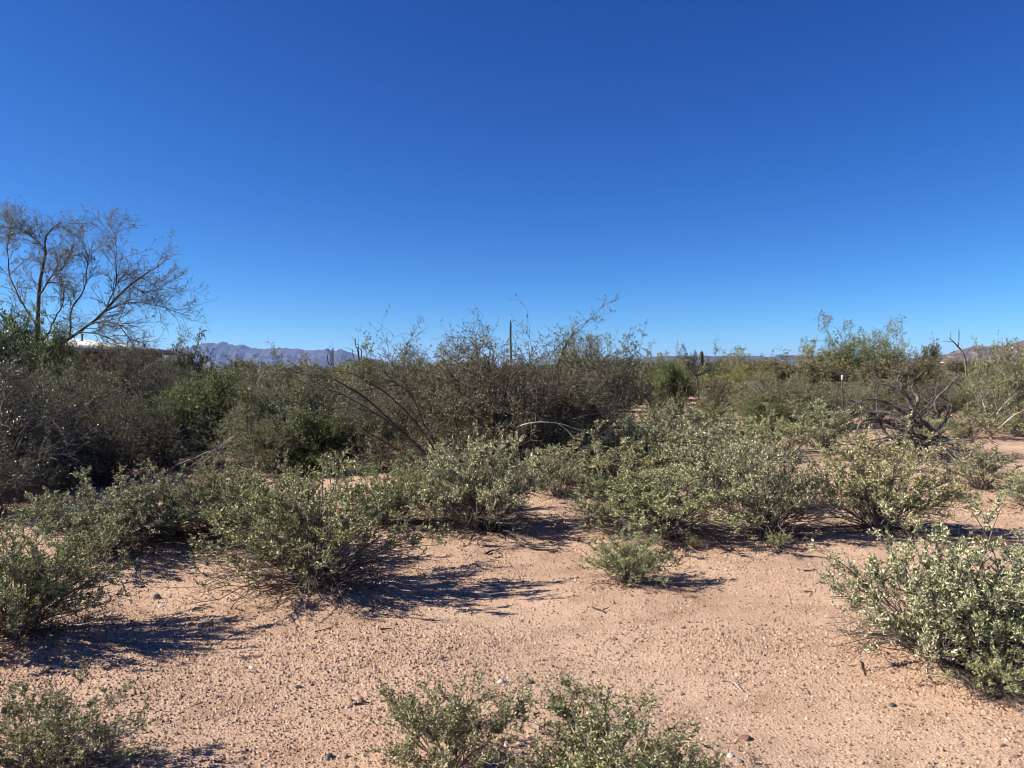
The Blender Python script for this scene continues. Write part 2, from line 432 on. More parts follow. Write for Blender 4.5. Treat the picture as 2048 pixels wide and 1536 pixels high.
BG = 'bursage shrubs growing in the gravel'
bur = [
    # kind, px, distance, width, height, turn, label
    ('bur4', 905, 2.85, 0.62, 0.36, 0.4, 'loose pale sprig-topped bursage standing alone in open gravel, stems showing through'),
    ('bur4', 1190, 2.78, 0.74, 0.36, 2.2, 'loose see-through bursage touching the sprig-topped one in open gravel'),
    ('bur4', 1345, 2.66, 0.34, 0.28, 4.0, 'knee-low sparse bursage seedling at the foot of the two see-through bursages'),
    ('bur3', 70, 2.80, 0.74, 0.32, 1.0, 'low yellow-green bursage alone below the long striped shadow'),
    ('bur5', 1880, 4.10, 0.98, 0.72, 0.2, 'large silvery bursage with narrow leaves bulging over open gravel'),
    ('bur5', 2075, 3.95, 0.92, 0.68, 3.1, 'silvery bursage with bare grey lower stems joined to the large silvery one'),
    ('bur3', 2010, 3.62, 0.42, 0.22, 2.2, 'little grey-green bursage under the skirts of the silvery pair'),
    ('bur2', 30, 4.30, 0.98, 0.68, 1.4, 'green bursage casting the long striped shadow across the gravel'),
    ('bur1', 215, 6.10, 1.22, 0.60, 0.9, 'umbrella-shaped grey bursage overhanging a black hollow of shade'),
    ('bur2', 440, 6.75, 1.05, 0.62, 2.5, 'yellow-green bursage beside the umbrella-shaped one'),
    ('bur3', 622, 5.38, 1.36, 0.78, 5.2, 'wide fountain-shaped bursage with splayed bare stems and a broad dark shadow'),
    ('bur2', 775, 7.25, 0.98, 0.60, 0.3, 'bright green bursage tucked behind the fountain-shaped one'),
    ('bur0', 965, 7.15, 1.28, 0.80, 1.9, 'tall-topped pale bursage with a dense grey twiggy skirt'),
    ('bur1', 880, 7.9, 0.9, 0.66, 1.1, 'pale bursage wedged between the twiggy-skirted one and the big thornbush'),
    ('bur2', 1264, 5.50, 0.60, 0.36, 3.6, 'small round bursage alone on gravel with its own short shadow'),
    ('bur3', 1330, 6.75, 1.32, 0.55, 4.4, 'low spreading olive bursage behind the small round one'),
    ('bur0', 1535, 6.85, 1.08, 0.78, 0.6, 'silver-leaved bursage in the middle of the wide thicket'),
    ('bur2', 1765, 7.05, 1.34, 0.84, 2.9, 'dense dark-based bursage at the end of the thicket with a pointed shadow'),
    ('bur4', 1560, 6.36, 0.22, 0.13, 0.0, 'tiny bursage seedling at the edge of the thicket shade'),
    ('bur4', 1388, 6.40, 0.14, 0.10, 2.0, 'tiniest bursage sprout on gravel by the low olive bursage'),
    ('burm1', 1430, 8.4, 1.25, 0.66, 2.4, 'grey bursage crowded behind the silver-leaved one'),
    ('burm0', 1180, 9.1, 1.4, 0.72, 5.0, 'shaded bursage in the dim gap beside the big thornbush'),
    ('burm0', 1305, 9.5, 1.25, 0.68, 0.8, 'green bursage over a black shadow gap in the thicket'),
    ('burm1', 1390, 10.0, 1.5, 0.76, 1.7, 'pale mound-like bursage in the second rank of the thicket'),
    ('burm0', 1490, 10.6, 0.9, 0.62, 3.3, 'yellow-green bursage behind the bare soil patch edge'),
    ('burm1', 1965, 9.4, 1.0, 0.52, 4.2, 'low isolated bursage between two strips of bare soil'),
    ('burm1', 2070, 8.1, 0.8, 0.46, 0.5, 'grey bursage by the pale gravel strip next to the low isolated one'),
    ('burm0', 1545, 12.9, 1.25, 0.72, 2.0, 'golden-green bursage with a dark log of shade at its foot'),
    ('burm1', 1650, 13.2, 1.35, 0.78, 3.9, 'bluish grey bursage beside the golden-green one'),
    ('burm0', 1400, 15.6, 1.5, 0.86, 5.5, 'round yellow-green bursage below the antler-like dead branches'),
    ('burm1', 1330, 13.2, 1.3, 0.72, 0.1, 'pale bursage bordering the strip of pink soil behind the thornbush'),
    ('burm1', 1318, 17.0, 0.9, 0.75, 2.7, 'purplish grey bursage standing in front of the black round bush'),
    ('burm0', 1742, 11.2, 1.2, 0.46, 1.5, 'bursage growing through the fallen dead tree'),
    ('burm1', 1850, 13.4, 1.3, 0.60, 4.6, 'bursage half hidden behind the fallen dead tree'),
    ('burm0', 1935, 15.5, 1.5, 0.62, 5.9, 'low bursage past the end of the fallen dead tree'),
    ('burm0', 2045, 15.9, 1.6, 0.64, 3.0, 'wide low bursage below the pale gnarled dead shrub'),
    ('burm1', 1235, 11.9, 1.2, 0.6, 3.7, 'dull bursage under the white arched dead branch'),
    ('burm1', 1120, 8.7, 0.9, 0.5, 3.0, 'shaded low bursage at the skirt of the big thornbush'),
    ('burm0', 1465, 12.2, 1.3, 0.7, 3.0, 'olive bursage beside a jumble of black dead sticks'),
    ('burm0', 1600, 17.0, 1.6, 0.7, 2.0, 'dull green bursage below the grey-green catclaw'),
    ('bur3', 1245, 7.1, 1.0, 0.52, 0.9, 'yellowish bursage at the gap end of the wide thicket'),
    ('bur2', 530, 6.2, 0.95, 0.62, 3.4, 'olive bursage squeezed between the yellow-green and fountain-shaped ones'),
    ('bur1', 330, 6.6, 0.85, 0.5, 5.1, 'shadowed bursage beneath the umbrella-shaped one'),
    ('burm1', 1270, 10.6, 1.4, 0.7, 4.1, 'grey mound beside the dim gap by the big thornbush'),
]
bur = [(k_, px_, *remap(d_, w_ * (1.17 if d_ > 3 else 1.1), h_ * (1.12 if d_ > 3 else 1.06)), r_, l_) for k_, px_, d_, w_, h_, r_, l_ in bur]
MX = np.array([(px_ - 1024.0) / FOC * d_ for k_, px_, d_, w_, h_, r_, l_ in bur])
MY = np.array([d_ for k_, px_, d_, w_, h_, r_, l_ in bur])
MW = np.array([w_ for k_, px_, d_, w_, h_, r_, l_ in bur])

# ------------------------------------------------------------------ the lie of the land
def hgt(x, y):
    x = np.asarray(x, float); y = np.asarray(y, float)
    f = np.exp(-((x / 45) ** 2 + (y / 60) ** 2))
    h = 0.022 * np.sin(0.9 * x + 0.6 * y + 1.1) + 0.018 * np.sin(1.7 * y - 0.8 * x + 0.4) + 0.010 * np.sin(3.1 * x + 2.3 * y) + 0.008 * np.sin(2.7 * x - 3.9 * y + 2.0)
    h = h * f
    sh = h.shape
    h = np.atleast_1d(h).ravel().copy(); xr = np.broadcast_to(x, sh).ravel(); yr = np.broadcast_to(y, sh).ravel()
    for a, b, w in zip(MX, MY, MW):          # soil and litter gather in a low mound under each shrub
        q = ((xr - a) ** 2 + (yr - b) ** 2) / (0.45 * w) ** 2
        m = q < 9
        h[m] += 0.045 * min(w, 1.2) * np.exp(-q[m])
    return h.reshape(sh)

def gz(x, y):
    return float(hgt(x, y))

def at(px, d):
    return (px - 1024.0) / FOC * d

def hpx(py, d):
    return EYE - (py - HOR) * d / FOC

# ------------------------------------------------------------------ structure: ground, mountains, hills
def graded(a, b, step, far, n):
    core = np.arange(a, b + 1e-6, step)
    gr = np.geomspace(step, far, n)
    return np.concatenate([(a - np.cumsum(gr))[::-1], core, b + np.cumsum(gr)])
gx = graded(-11, 11, 0.2, 2600, 36)
gy = graded(-2, 16, 0.2, 2600, 36)
X, Y = np.meshgrid(gx, gy)
V = np.stack([X, Y, hgt(X, Y)], -1).reshape(-1, 3)
nx_, ny_ = len(gx), len(gy)
I = np.arange(nx_ * ny_).reshape(ny_, nx_)
F = np.stack([I[:-1, :-1], I[:-1, 1:], I[1:, 1:], I[1:, :-1]], -1).reshape(-1, 4)
ground = tag(link('ground', mesh_np('ground', V, F, smooth=True), M['ground']), kind='structure')

def ridged(x, y, seed, oct=5, f0=1.0):
    g = np.random.default_rng(seed)
    v, amp, tot = np.zeros_like(x), 1.0, 0.0
    for o in range(oct):
        s = 0
        for _ in range(4):
            a = g.random() * 6.28; ph = g.random() * 6.28
            s = s + np.sin((x * math.cos(a) + y * math.sin(a)) * f0 * (0.7 + 0.6 * g.random()) + ph + 1.3 * np.sin(0.6 * f0 * (y * math.cos(a) - x * math.sin(a)) + ph))
        v += amp * (1 - np.abs(s / 2.6).clip(0, 1)); tot += amp
        amp *= 0.55; f0 *= 2.05
    return v / tot

def mountain(name, mat, dist, depth, prof, nx=240, ny=56, seed=1, f0=0.004, gul=0.45):
    px = np.array([p[0] for p in prof], float)
    zz = np.array([hpx(p[1], dist) for p in prof]).clip(0.2)
    xs = np.linspace(at(px[0], dist), at(px[-1], dist), nx)
    crest = np.interp(xs, at(px, dist), zz)
    u = np.linspace(-1, 1, ny)
    X, U = np.meshgrid(xs, u)
    Yv = dist + U * depth
    rg = ridged(X, Yv, seed, 5, f0)
    fall = np.clip(1 - np.abs(U), 0, 1) ** 1.25
    H = crest[None] * fall * (1 - gul * (1 - rg) * np.clip(np.abs(U) * 4, 0, 1))
    rough = (ridged(X, Yv * 0.4, seed + 7, 4, f0 * 5) - 0.5) * 0.14 * crest[None] * np.clip(fall * 2, 0, 1)
    H = np.maximum(H + rough, -0.4)
    H[0] = H[-1] = -0.5
    V = np.stack([X, Yv, H], -1).reshape(-1, 3)
    I = np.arange(nx * ny).reshape(ny, nx)
    F = np.stack([I[:-1, :-1], I[:-1, 1:], I[1:, 1:], I[1:, :-1]], -1).reshape(-1, 4)
    return tag(link(name, mesh_np(name, V, F, smooth=False), M[mat]), kind='structure')

mountain('mountain_range', 'range', 9000, 1700, [(120, 716), (240, 708), (330, 700), (380, 693), (398, 688), (415, 685), (430, 686), (446, 682), (458, 686), (470, 690), (484, 688), (500, 694), (530, 697), (560, 695), (600, 697), (625, 701), (640, 698), (656, 697), (668, 700), (682, 697), (700, 703), (715, 709), (750, 718), (820, 730), (900, 738), (960, 741)], seed=3, f0=0.017, gul=0.75)
mountain('mesa', 'range', 7000, 900, [(1180, 721), (1270, 716), (1310, 713), (1330, 711), (1370, 711), (1460, 712), (1545, 712), (1562, 709), (1600, 711), (1680, 714), (1760, 718), (1840, 721)], seed=9)
mountain('hill', 'hill', 3400, 900, [(1760, 721), (1830, 716), (1880, 710), (1896, 708), (1908, 704), (1922, 698), (1942, 695), (1950, 692), (1972, 692), (1986, 688), (2002, 691), (2014, 690), (2030, 685), (2048, 681), (2090, 672), (2140, 664), (2220, 668), (2330, 700), (2400, 720)], seed=21, f0=0.012)

# ------------------------------------------------------------------ plant kinds
def bursage(name, seed, mat, rx=0.6, ry=0.6, h=0.7, nm=100, m1=6, m2=5, lv=11, L=0.0175, W=0.0080, lo=6, l1=0.15, l2=0.08, dead=34, leaf0=0.14):
    g = np.random.default_rng(seed)
    P0, R0 = dome_stems(g, nm, rx, ry, h, base=0.07, arch=0.12, lo=lo, r0=0.0045, jit=0.2, inner=0.5, lump=0.14)
    o = np.array([0, 0, 0.1])
    P1, R1 = spawn(g, P0, R0, m1, l1 * h, 0.3, 0.5, 0.22, 0.18, 0, 4, 0.004, 0.0013, out=o, outw=0.25)
    P2, R2 = spawn(g, P1, R1, m2, l2 * h, 0.15, 0.55, 0.3, 0.2, 0, 3, 0.002, 0.001, out=o, outw=0.2)
    st = [tubes(P0, R0, 4), tubes(P1, R1, 3), tubes(P2[:, [0, 2]], R2[:, [0, 2]], 3)]
    # dead lower twigs
    Pd, Rd = dome_stems(g, dead, rx * 0.95, ry * 0.95, h * 0.42, base=0.1, arch=0.1, lo=2, r0=0.004, jit=0.5, inner=0.5)
    Pe, Re = spawn(g, Pd, Rd, 7, 0.16 * h, 0.3, 0.5, 0.0, 0.25, 0.05, 4, 0.0028, 0.0012)
    dd = [tubes(Pd, Rd, 3), tubes(Pe, Re, 3)]
    # leaves avoid the shaded lowest part of the bush
    zc = P2[:, -1, 2] / h
    keep = g.random(len(P2)) < np.clip((zc - leaf0) * 4.5, 0.05, 1)
    lf = leaves(g, P2[keep], lv, L, W, 0.1, 0.5, 0.35)
    lf1 = leaves(g, P1[P1[:, -1, 2] > 0.25 * h], 4, L, W, 0.5, 0.6, 0.3)
    return Kind(name, catl([lf, lf1]), mat, join(st), 'stem', [('dead_twigs', join(dd), 'dead')])

def bush(name, seed, mat, smat, rx, ry, h, nm=40, r0=0.016, m1=6, m2=5, m3=4, l1=0.28, l2=0.14, l3=0.07, lv=4, L=0.02, W=0.009, lo=5, arch=0.2, curl=0.16, leaf_lo=0.05, sprigs=0.0, spread=0.55, inner=0.5, lump=0.2, extra=None, base=0.15, jit=0.14, droop=0.0):
    g = np.random.default_rng(seed)
    P0, R0 = dome_stems(g, nm, rx, ry, h, base=base, arch=arch, lo=lo, r0=r0, jit=jit, inner=inner, k=7, lump=lump)
    o = np.array([0, 0, 0.2 * h])
    P1, R1 = spawn(g, P0, R0, m1, l1 * h, 0.25, spread, 0.12, curl, droop, 5, r0 * 0.5, 0.002, out=o, outw=0.2)
    P2, R2 = spawn(g, P1, R1, m2, l2 * h, 0.15, spread, 0.1, curl, droop, 4, r0 * 0.25, 0.0015)
    st = [tubes(P0, R0, 5), tubes(P1, R1, 3), tubes(P2, R2, 3)]
    tip = P2
    if m3:
        P3, R3 = spawn(g, P2, R2, m3, l3 * h, 0.1, spread + 0.1, 0.08, curl, droop, 3, r0 * 0.14, 0.0012)
        st.append(tubes(P3[:, [0, 2]], R3[:, [0, 2]], 3))
        tip = P3
    if sprigs:
        hi = P0[P0[:, -1, 2] > 0.6 * h]
        hr = R0[P0[:, -1, 2] > 0.6 * h]
        Ps, Rs = spawn(g, hi, hr, 2, sprigs, 0.8, 0.25, 0.5, 0.15, 0, 5, 0.006, 0.0025)
        Pt, Rt = spawn(g, Ps, Rs, 8, sprigs * 0.3, 0.2, 0.6, 0.2, 0.25, 0, 3, 0.003, 0.0015)
        st += [tubes(Ps, Rs, 3), tubes(Pt, Rt, 3)]
    zc = tip[:, -1, 2] / h
    keep = g.random(len(tip)) < np.clip((zc - leaf_lo) * 5, 0.05, 1)
    fol = leaves(g, tip[keep], lv, L, W, 0.1, 0.5, 0.15) if lv else None
    return Kind(name, fol, mat, join(st), smat, extra)

def limbs_geo(g, lines, sides=6, k=14, m=(6, 5), l=(0.5, 0.2), curl=0.25, grav=0.0, spread=0.6, rm=(0.012, 0.005), up=0.0, t0=0.3, mats=('dead', 'dead'), first='trunk', rs=1.0):
    """hand-drawn limbs: list of (points, r_start, r_end); each becomes a part with its own side twigs"""
    P = np.stack([resample(p, k) for p, a, b in lines])
    w = np.cumsum(g.normal(size=P.shape), axis=1) * 0.006
    P = P + (w - w[:, :1])
    Rr = np.stack([np.linspace(a * rs, b * rs, k) * (1 + 0.12 * g.normal(size=k)) for p, a, b in lines])
    out = []
    for i in range(len(lines)):
        out.append((first if i == 0 else 'limb', tubes(P[i:i + 1], Rr[i:i + 1], sides), mats[0]))
        Q, RQ, tw = P[i:i + 1], Rr[i:i + 1], []
        for mm, ll, rr in zip(m, l, rm):   # side branches, then their twigs
            Q, RQ = spawn(g, Q, RQ, mm, ll, t0, spread, up, curl, grav, 5, rr, 0.0016)
            if len(Q):
                tw.append(tubes(Q, RQ, 4 if rr > 0.01 else 3))
        if tw:
            out.append(('twigs_of_limb', join(tw), mats[1]))
    return out

K = {}
K['bur0'] = bursage('bursage', 11, 'bursage', dead=55, leaf0=0.2)
K['bur1'] = bursage('bursage', 12, 'bursage', h=0.62, lo=14)
K['bur2'] = bursage('bursage', 13, 'bursage_green', h=0.7)
K['bur3'] = bursage('bursage', 14, 'bursage_green', nm=100, h=0.66, lo=3, dead=60, leaf0=0.22)
K['bur4'] = bursage('bursage', 15, 'bursage_green', nm=46, m1=6, lv=8, h=0.7, lo=25, l1=0.2, l2=0.10, L=0.024, W=0.0095, dead=8)      # looser, see-through
K['bur5'] = bursage('bursage', 16, 'bursage', h=0.64, L=0.0215, W=0.0075, lo=8, dead=60, leaf0=0.18)
# mid-distance bursage, fewer and slightly larger leaves
K['burm0'] = bursage('bursage', 21, 'bursage_green', nm=64, m1=5, m2=5, lv=10, L=0.020, W=0.0098, dead=14)
K['burm1'] = bursage('bursage', 22, 'bursage', nm=64, m1=5, m2=5, lv=10, L=0.020, W=0.0098, dead=14, lo=12)

K['green'] = bush('green_bush', 41, 'green', 'stem_dark', 0.9, 0.8, 1.35, nm=40, m1=6, m2=5, m3=3, lv=8, L=0.036, W=0.015)
K['olive'] = bush('olive_bush', 42, 'olive', 'stem', 1.0, 0.9, 1.45, nm=40, m1=6, m2=5, m3=4, lv=6, L=0.03, W=0.013, sprigs=0.2)
K['dark'] = bush('dark_bush', 43, 'dark', 'stem_dark', 1.2, 1.1, 1.9, nm=40, m1=6, m2=5, m3=4, lv=5, L=0.034, W=0.016, lo=3)
K['grey'] = bush('grey_bush', 44, 'dark', 'stem', 0.8, 0.8, 1.35, nm=36, m1=6, m2=5, m3=4, lv=4, L=0.03, W=0.012, spread=0.6)
K['brown'] = bush('brown_bush', 45, 'brown', 'stem_dark', 1.0, 0.9, 1.5, nm=36, m1=6, m2=6, m3=3, lv=5, L=0.03, W=0.012, sprigs=0.2)
K['twiggy'] = bush('twiggy_bush', 46, 'olive', 'stem_dark', 1.1, 1.0, 1.7, nm=40, r0=0.02, m1=7, m2=6, m3=3, lv=3, L=0.03, W=0.013, curl=0.24, lump=0.3)
# far kinds: fewer, larger leaf sprays
K['palo0'] = bush('palo_verde', 51, 'paloverde', 'stem_green', 1.1, 1.0, 1.9, nm=26, m1=6, m2=6, m3=3, l3=0.09, lv=5, L=0.075, W=0.022, lo=15, spread=0.4, arch=0.05, inner=0.4)
K['palo1'] = bush('palo_verde', 52, 'olive', 'stem_green', 1.0, 1.0, 2.6, nm=30, m1=6, m2=6, m3=3, l3=0.09, lv=5, L=0.08, W=0.024, lo=34, spread=0.45, arch=0.0, inner=0.35, lump=0.25, jit=0.25)
K['creo0'] = bush('creosote', 53, 'olive', 'stem_dark', 1.0, 0.9, 1.9, nm=26, m1=6, m2=6, m3=3, lv=6, L=0.055, W=0.026, lo=15, spread=0.48, arch=0.05, inner=0.4, lump=0.18)
K['creo1'] = bush('creosote', 54, 'brown', 'stem_brown', 1.0, 0.9, 1.7, nm=28, m1=6, m2=6, m3=3, lv=6, L=0.055, W=0.022, lo=10, spread=0.5, inner=0.4, lump=0.16, sprigs=0.2)
K['creo2'] = bush('creosote', 55, 'dark', 'stem_dark', 0.9, 0.9, 1.8, nm=26, m1=6, m2=6, m3=3, lv=6, L=0.055, W=0.026, lo=10, spread=0.5, inner=0.4, lump=0.18)

def place(kind, name, label, cat, px, d, w, h, rot=0.0, group=None, ref=None, yoff=0.0):
    """one plant: an Empty at its root, its parts are copies that share the kind's meshes"""
    x, y = at(px, d), d + yoff
    root = link(name, None)
    root.location = (x, y, gz(x, y) - 0.004)
    root.rotation_euler = (0, 0, rot)
    k = K[kind]
    bb = BOX[kind]
    root.scale = (w / bb[0], w / bb[0], h / bb[1])
    for nm, me in k.parts:
        c = bpy.data.objects.new(nm, me)
        COL.objects.link(c)
        c.parent = root
    tag(root, label, cat, group)
    return root

BOX = {}
for kn, kv in K.items():
    w = h = 0.1
    for nm, me in kv.parts:
        co = np.empty(len(me.vertices) * 3, np.float32)
        me.vertices.foreach_get('co', co)
        co = co.reshape(-1, 3)
        lo_, hi_ = np.percentile(co, 0.4, axis=0), np.percentile(co, 99.6, axis=0)
        if nm != 'dead_twigs':
            w = max(w, float(max(hi_[0] - lo_[0], hi_[1] - lo_[1]))); h = max(h, float(hi_[2]))
    BOX[kn] = (w, h)


# ------------------------------------------------------------------ bursage shrubs on the gravel
for kd, px, d, w, h, rot, lab in bur:
    place(kd, 'bursage_shrub', lab, 'shrub', px, d, w, h, rot, BG)

# ------------------------------------------------------------------ big bushes of the middle ground
def hero(name, label, cat, px, d, parts, group=None):
    d = rd(d)
    x, y = at(px, d), d
    root = link(name, None)
    root.location = (x, y, gz(x, y) - 0.005)
    for nm, geo, mt in parts:
        me = mesh_np(name + '_' + nm, *geo, smooth=(nm != 'foliage'))
        if nm == 'twigs_of_limb':           # twigs are a piece of the limb before them
            link('twigs', me, M[mt], last)
        else:
            last = link(nm, me, M[mt], root)
    tag(root, label, cat, group)
    return root

def drawer(px0, d0):
    d0 = rd(d0)
    x0, y0 = at(px0, d0), d0
    z0 = gz(x0, y0) - 0.005
    def q(px, py, dy=0.0):
        d = d0 + dy
        return (at(px, d) - x0, dy, hpx(py, d) - z0)
    return q

# the big thornbush in the middle
g = np.random.default_rng(77)
q = drawer(960, 10.6)
P0, R0 = dome_stems(g, 76, 2.15, 1.5, 2.1, base=0.3, arch=0.16, lo=5, r0=0.018, jit=0.14, inner=0.5, k=8, lump=0.05)
P1, R1 = spawn(g, P0, R0, 10, 0.44, 0.2, 0.5, 0.12, 0.18, 0, 5, 0.009, 0.002)
P2, R2 = spawn(g, P1, R1, 5, 0.26, 0.15, 0.55, 0.1, 0.22, 0, 4, 0.0045, 0.0016)
P3, R3 = spawn(g, P2, R2, 3, 0.13, 0.1, 0.6, 0.05, 0.2, 0, 3, 0.0025, 0.0014)
Ps, Rs = spawn(g, P0[P0[:, -1, 2] > 1.2], R0[P0[:, -1, 2] > 1.2], 2, 0.12, 0.85, 0.35, 0.4, 0.16, 0, 6, 0.005, 0.0022)
Pt, Rt = spawn(g, Ps, Rs, 7, 0.12, 0.25, 0.6, 0.2, 0.25, 0, 3, 0.003, 0.002)
st = [tubes(P0, R0, 5), tubes(P1, R1, 3), tubes(P2[:, [0, 1, 3]], R2[:, [0, 1, 3]], 3), tubes(P3[:, [0, 2]], R3[:, [0, 2]], 3), tubes(Ps, Rs, 3), tubes(Pt, Rt, 3)]
lf = catl([leaves(g, P3, 7, 0.025, 0.0125, 0.1, 0.4, 0.1), leaves(g, Pt, 2, 0.024, 0.011, 0.3, 0.4, 0.1), leaves(g, P2, 2, 0.02, 0.0095, 0.3)])
arch = [([q(885, 945, -0.3), q(850, 905, -0.8), q(790, 845, -1.2), q(720, 785, -1.4), q(660, 752, -1.4), q(612, 742, -1.3)], 0.022, 0.007),
        ([q(880, 945, -0.3), q(835, 890, -0.9), q(770, 835, -1.3), q(700, 790, -1.4), q(655, 772, -1.4), q(618, 765, -1.4)], 0.016, 0.005),
        ([q(890, 945, -0.3), q(850, 870, -0.9), q(800, 810, -1.2), q(750, 770, -1.3), q(700, 745, -1.3)], 0.016, 0.005),
        ([q(895, 940, -0.3), q(850, 850, -0.9), q(820, 790, -1.2), q(780, 760, -1.3), q(752, 768, -1.3)], 0.014, 0.004),
        ([q(870, 950, -0.2), q(800, 900, -0.9), q(730, 862, -1.1), q(690, 840, -1.1)], 0.013, 0.004)]
ar = limbs_geo(g, arch, 5, 16, (9, 4), (0.42, 0.14), 0.15, 0.0, 0.45, (0.007, 0.003), 0.05, 0.35, ('stem_dark', 'stem_dark'), 'limb')
white = [([q(1040, 852, -1.5), q(1062, 846, -1.6), q(1110, 844, -1.6), q(1150, 855, -1.6), q(1195, 868, -1.6)], 0.014, 0.007),
         ([q(1110, 844, -1.6), q(1130, 856, -1.6), q(1146, 872, -1.6)], 0.011, 0.006),
         ([q(1020, 862, -1.5), q(1036, 868, -1.5)], 0.010, 0.005)]
wh = [('dead_branch', geo, mt) if nm == 'limb' else (nm, geo, mt) for nm, geo, mt in limbs_geo(g, white, 5, 12, (3,), (0.12,), 0.2, 0.0, 0.5, (0.004,), mats=('dead_pale', 'dead_pale'), first='limb', rs=0.6)]
hero('thornbush', 'big tangled thornbush with dark arching branches and a white arched dead branch', 'bush', 960, 10.6,
     [('stems', join(st), 'stem_brown'), ('foliage', lf, 'thorn')] + ar + wh)
K['thorn2'] = bush('thornbush', 78, 'thorn', 'stem_brown', 1.3, 1.2, 2.0, nm=46, m1=7, m2=5, m3=3, lv=7, L=0.025, W=0.0125, curl=0.2, sprigs=0.12, lump=0.08)
def box_of(kn):
    w = h = 0.1
    for nm, me in K[kn].parts:
        co = np.empty(len(me.vertices) * 3, np.float32)
        me.vertices.foreach_get('co', co)
        co = co.reshape(-1, 3)
        lo_, hi_ = np.percentile(co, 0.4, axis=0), np.percentile(co, 99.6, axis=0)
        w = max(w, float(max(hi_[0] - lo_[0], hi_[1] - lo_[1]))); h = max(h, float(hi_[2]))
    BOX[kn] = (w, h)
box_of('thorn2')
mid = [
    ('thorn2', 'thornbush', 1075, 11.6, 2.7, 2.05, 0.4, 'brown-green thornbush grown into the side of the big tangled one', 'bush'),
    ('thorn2', 'thornbush', 800, 12.4, 2.2, 1.9, 2.2, 'thornbush rising behind the dark arching branches', 'bush'),
    ('dark', 'hackberry_bush', 1205, 15.8, 2.5, 1.95, 0.9, 'black-green round bush beside the big thornbush', 'bush'),
    ('olive', 'hackberry_bush', 1160, 18.5, 1.6, 2.1, 2.9, 'olive bush with a rounded crest peeping over the black-green round bush', 'bush'),
    ('green', 'catclaw_bush', 408, 12.2, 1.55, 1.36, 0.4, 'bright green catclaw above the heap of fallen dead branches', 'bush'),
    ('olive', 'catclaw_bush', 560, 12.8, 1.7, 1.42, 1.8, 'grey-green catclaw with bare twigs showing inside', 'bush'),
    ('olive', 'catclaw_bush', 668, 13.0, 1.75, 1.5, 3.9, 'olive catclaw crossed by the dark arching branches', 'bush'),
    ('green', 'catclaw_bush', 640, 11.2, 1.25, 0.86, 5.0, 'low green catclaw spreading over shaded soil', 'bush'),
    ('olive', 'catclaw_bush', 500, 15.5, 1.9, 1.35, 0.2, 'dull olive catclaw filling the gap behind the bright green one', 'bush'),
    ('green', 'juniper_bush', 10, 15.5, 2.3, 2.28, 2.6, 'leafy yellow-green bush at the foot of the tall bare mesquite', 'bush'),
    ('green', 'juniper_bush', 95, 17.5, 1.3, 2.1, 0.7, 'dark leafy bush hugging the trunk of the tall bare mesquite', 'bush'),
    ('twiggy', 'wolfberry_bush', 262, 15.4, 2.0, 1.68, 1.0, 'dark-twigged thicket with few leaves below the metal roof', 'bush'),
    ('olive', 'wolfberry_bush', 175, 13.2, 1.7, 1.4, 3.0, 'dim olive thicket with a bent dead limb leaning through it', 'bush'),
    ('brown', 'wolfberry_bush', 105, 12.0, 1.6, 1.15, 4.2, 'rusty olive thicket in shade beside the grey-leaved bush', 'bush'),
    ('grey', 'saltbush', 0, 8.9, 1.75, 1.40, 0.5, 'grey-leaved bush with glinting leaves and twigs hanging to the soil', 'bush'),
    ('grey', 'saltbush', -30, 7.8, 1.2, 0.85, 2.5, 'dark low bush under the glinting grey-leaved bush', 'bush'),
    ('creo2', 'juniper_bush', 380, 20.5, 1.35, 2.05, 0.3, 'dark pointed evergreen bush against the blue mountains', 'bush'),
    ('olive', 'catclaw_bush', 325, 18.0, 1.5, 1.5, 2.0, 'olive bush between the twig thicket and the dark pointed evergreen', 'bush'),
    ('green', 'catclaw_bush', 1345, 21.0, 1.35, 1.5, 5.1, 'vivid green bush with the antler-like dead branches at its side', 'bush'),
    ('olive', 'catclaw_bush', 1545, 18.2, 2.2, 1.28, 1.2, 'grey-green catclaw with a twiggy dark hollow', 'bush'),
    ('green', 'catclaw_bush', 1540, 16.6, 1.3, 0.72, 3.2, 'low dark green catclaw over a small patch of dirt', 'bush'),
    ('olive', 'catclaw_bush', 1655, 19.0, 2.0, 1.08, 4.4, 'low olive catclaw at the foot of the steel fence post', 'bush'),
    ('brown', 'wolfberry_bush', 1432, 19.8, 1.5, 1.22, 0.8, 'grey-brown twiggy bush behind the antler-like dead branches', 'bush'),
    ('olive', 'catclaw_bush', 1750, 20.0, 1.9, 1.1, 2.8, 'dull olive catclaw behind the fallen dead tree', 'bush'),
    ('brown', 'wolfberry_bush', 1860, 19.0, 1.8, 1.2, 3.6, 'brown twiggy bush behind the crown of the fallen dead tree', 'bush'),
    ('olive', 'catclaw_bush', 2035, 17.2, 1.9, 1.86, 1.0, 'tall yellow-olive bush behind the pale gnarled dead shrub', 'bush'),
    ('palo0', 'palo_verde_bush', 2125, 18.5, 2.2, 2.0, 1.9, 'yellow-green bush backing the tall yellow-olive one', 'bush'),
    ('olive', 'catclaw_bush', 1940, 20.5, 1.7, 1.2, 5.3, 'small olive bush beside the tall yellow-olive one', 'bush'),
]
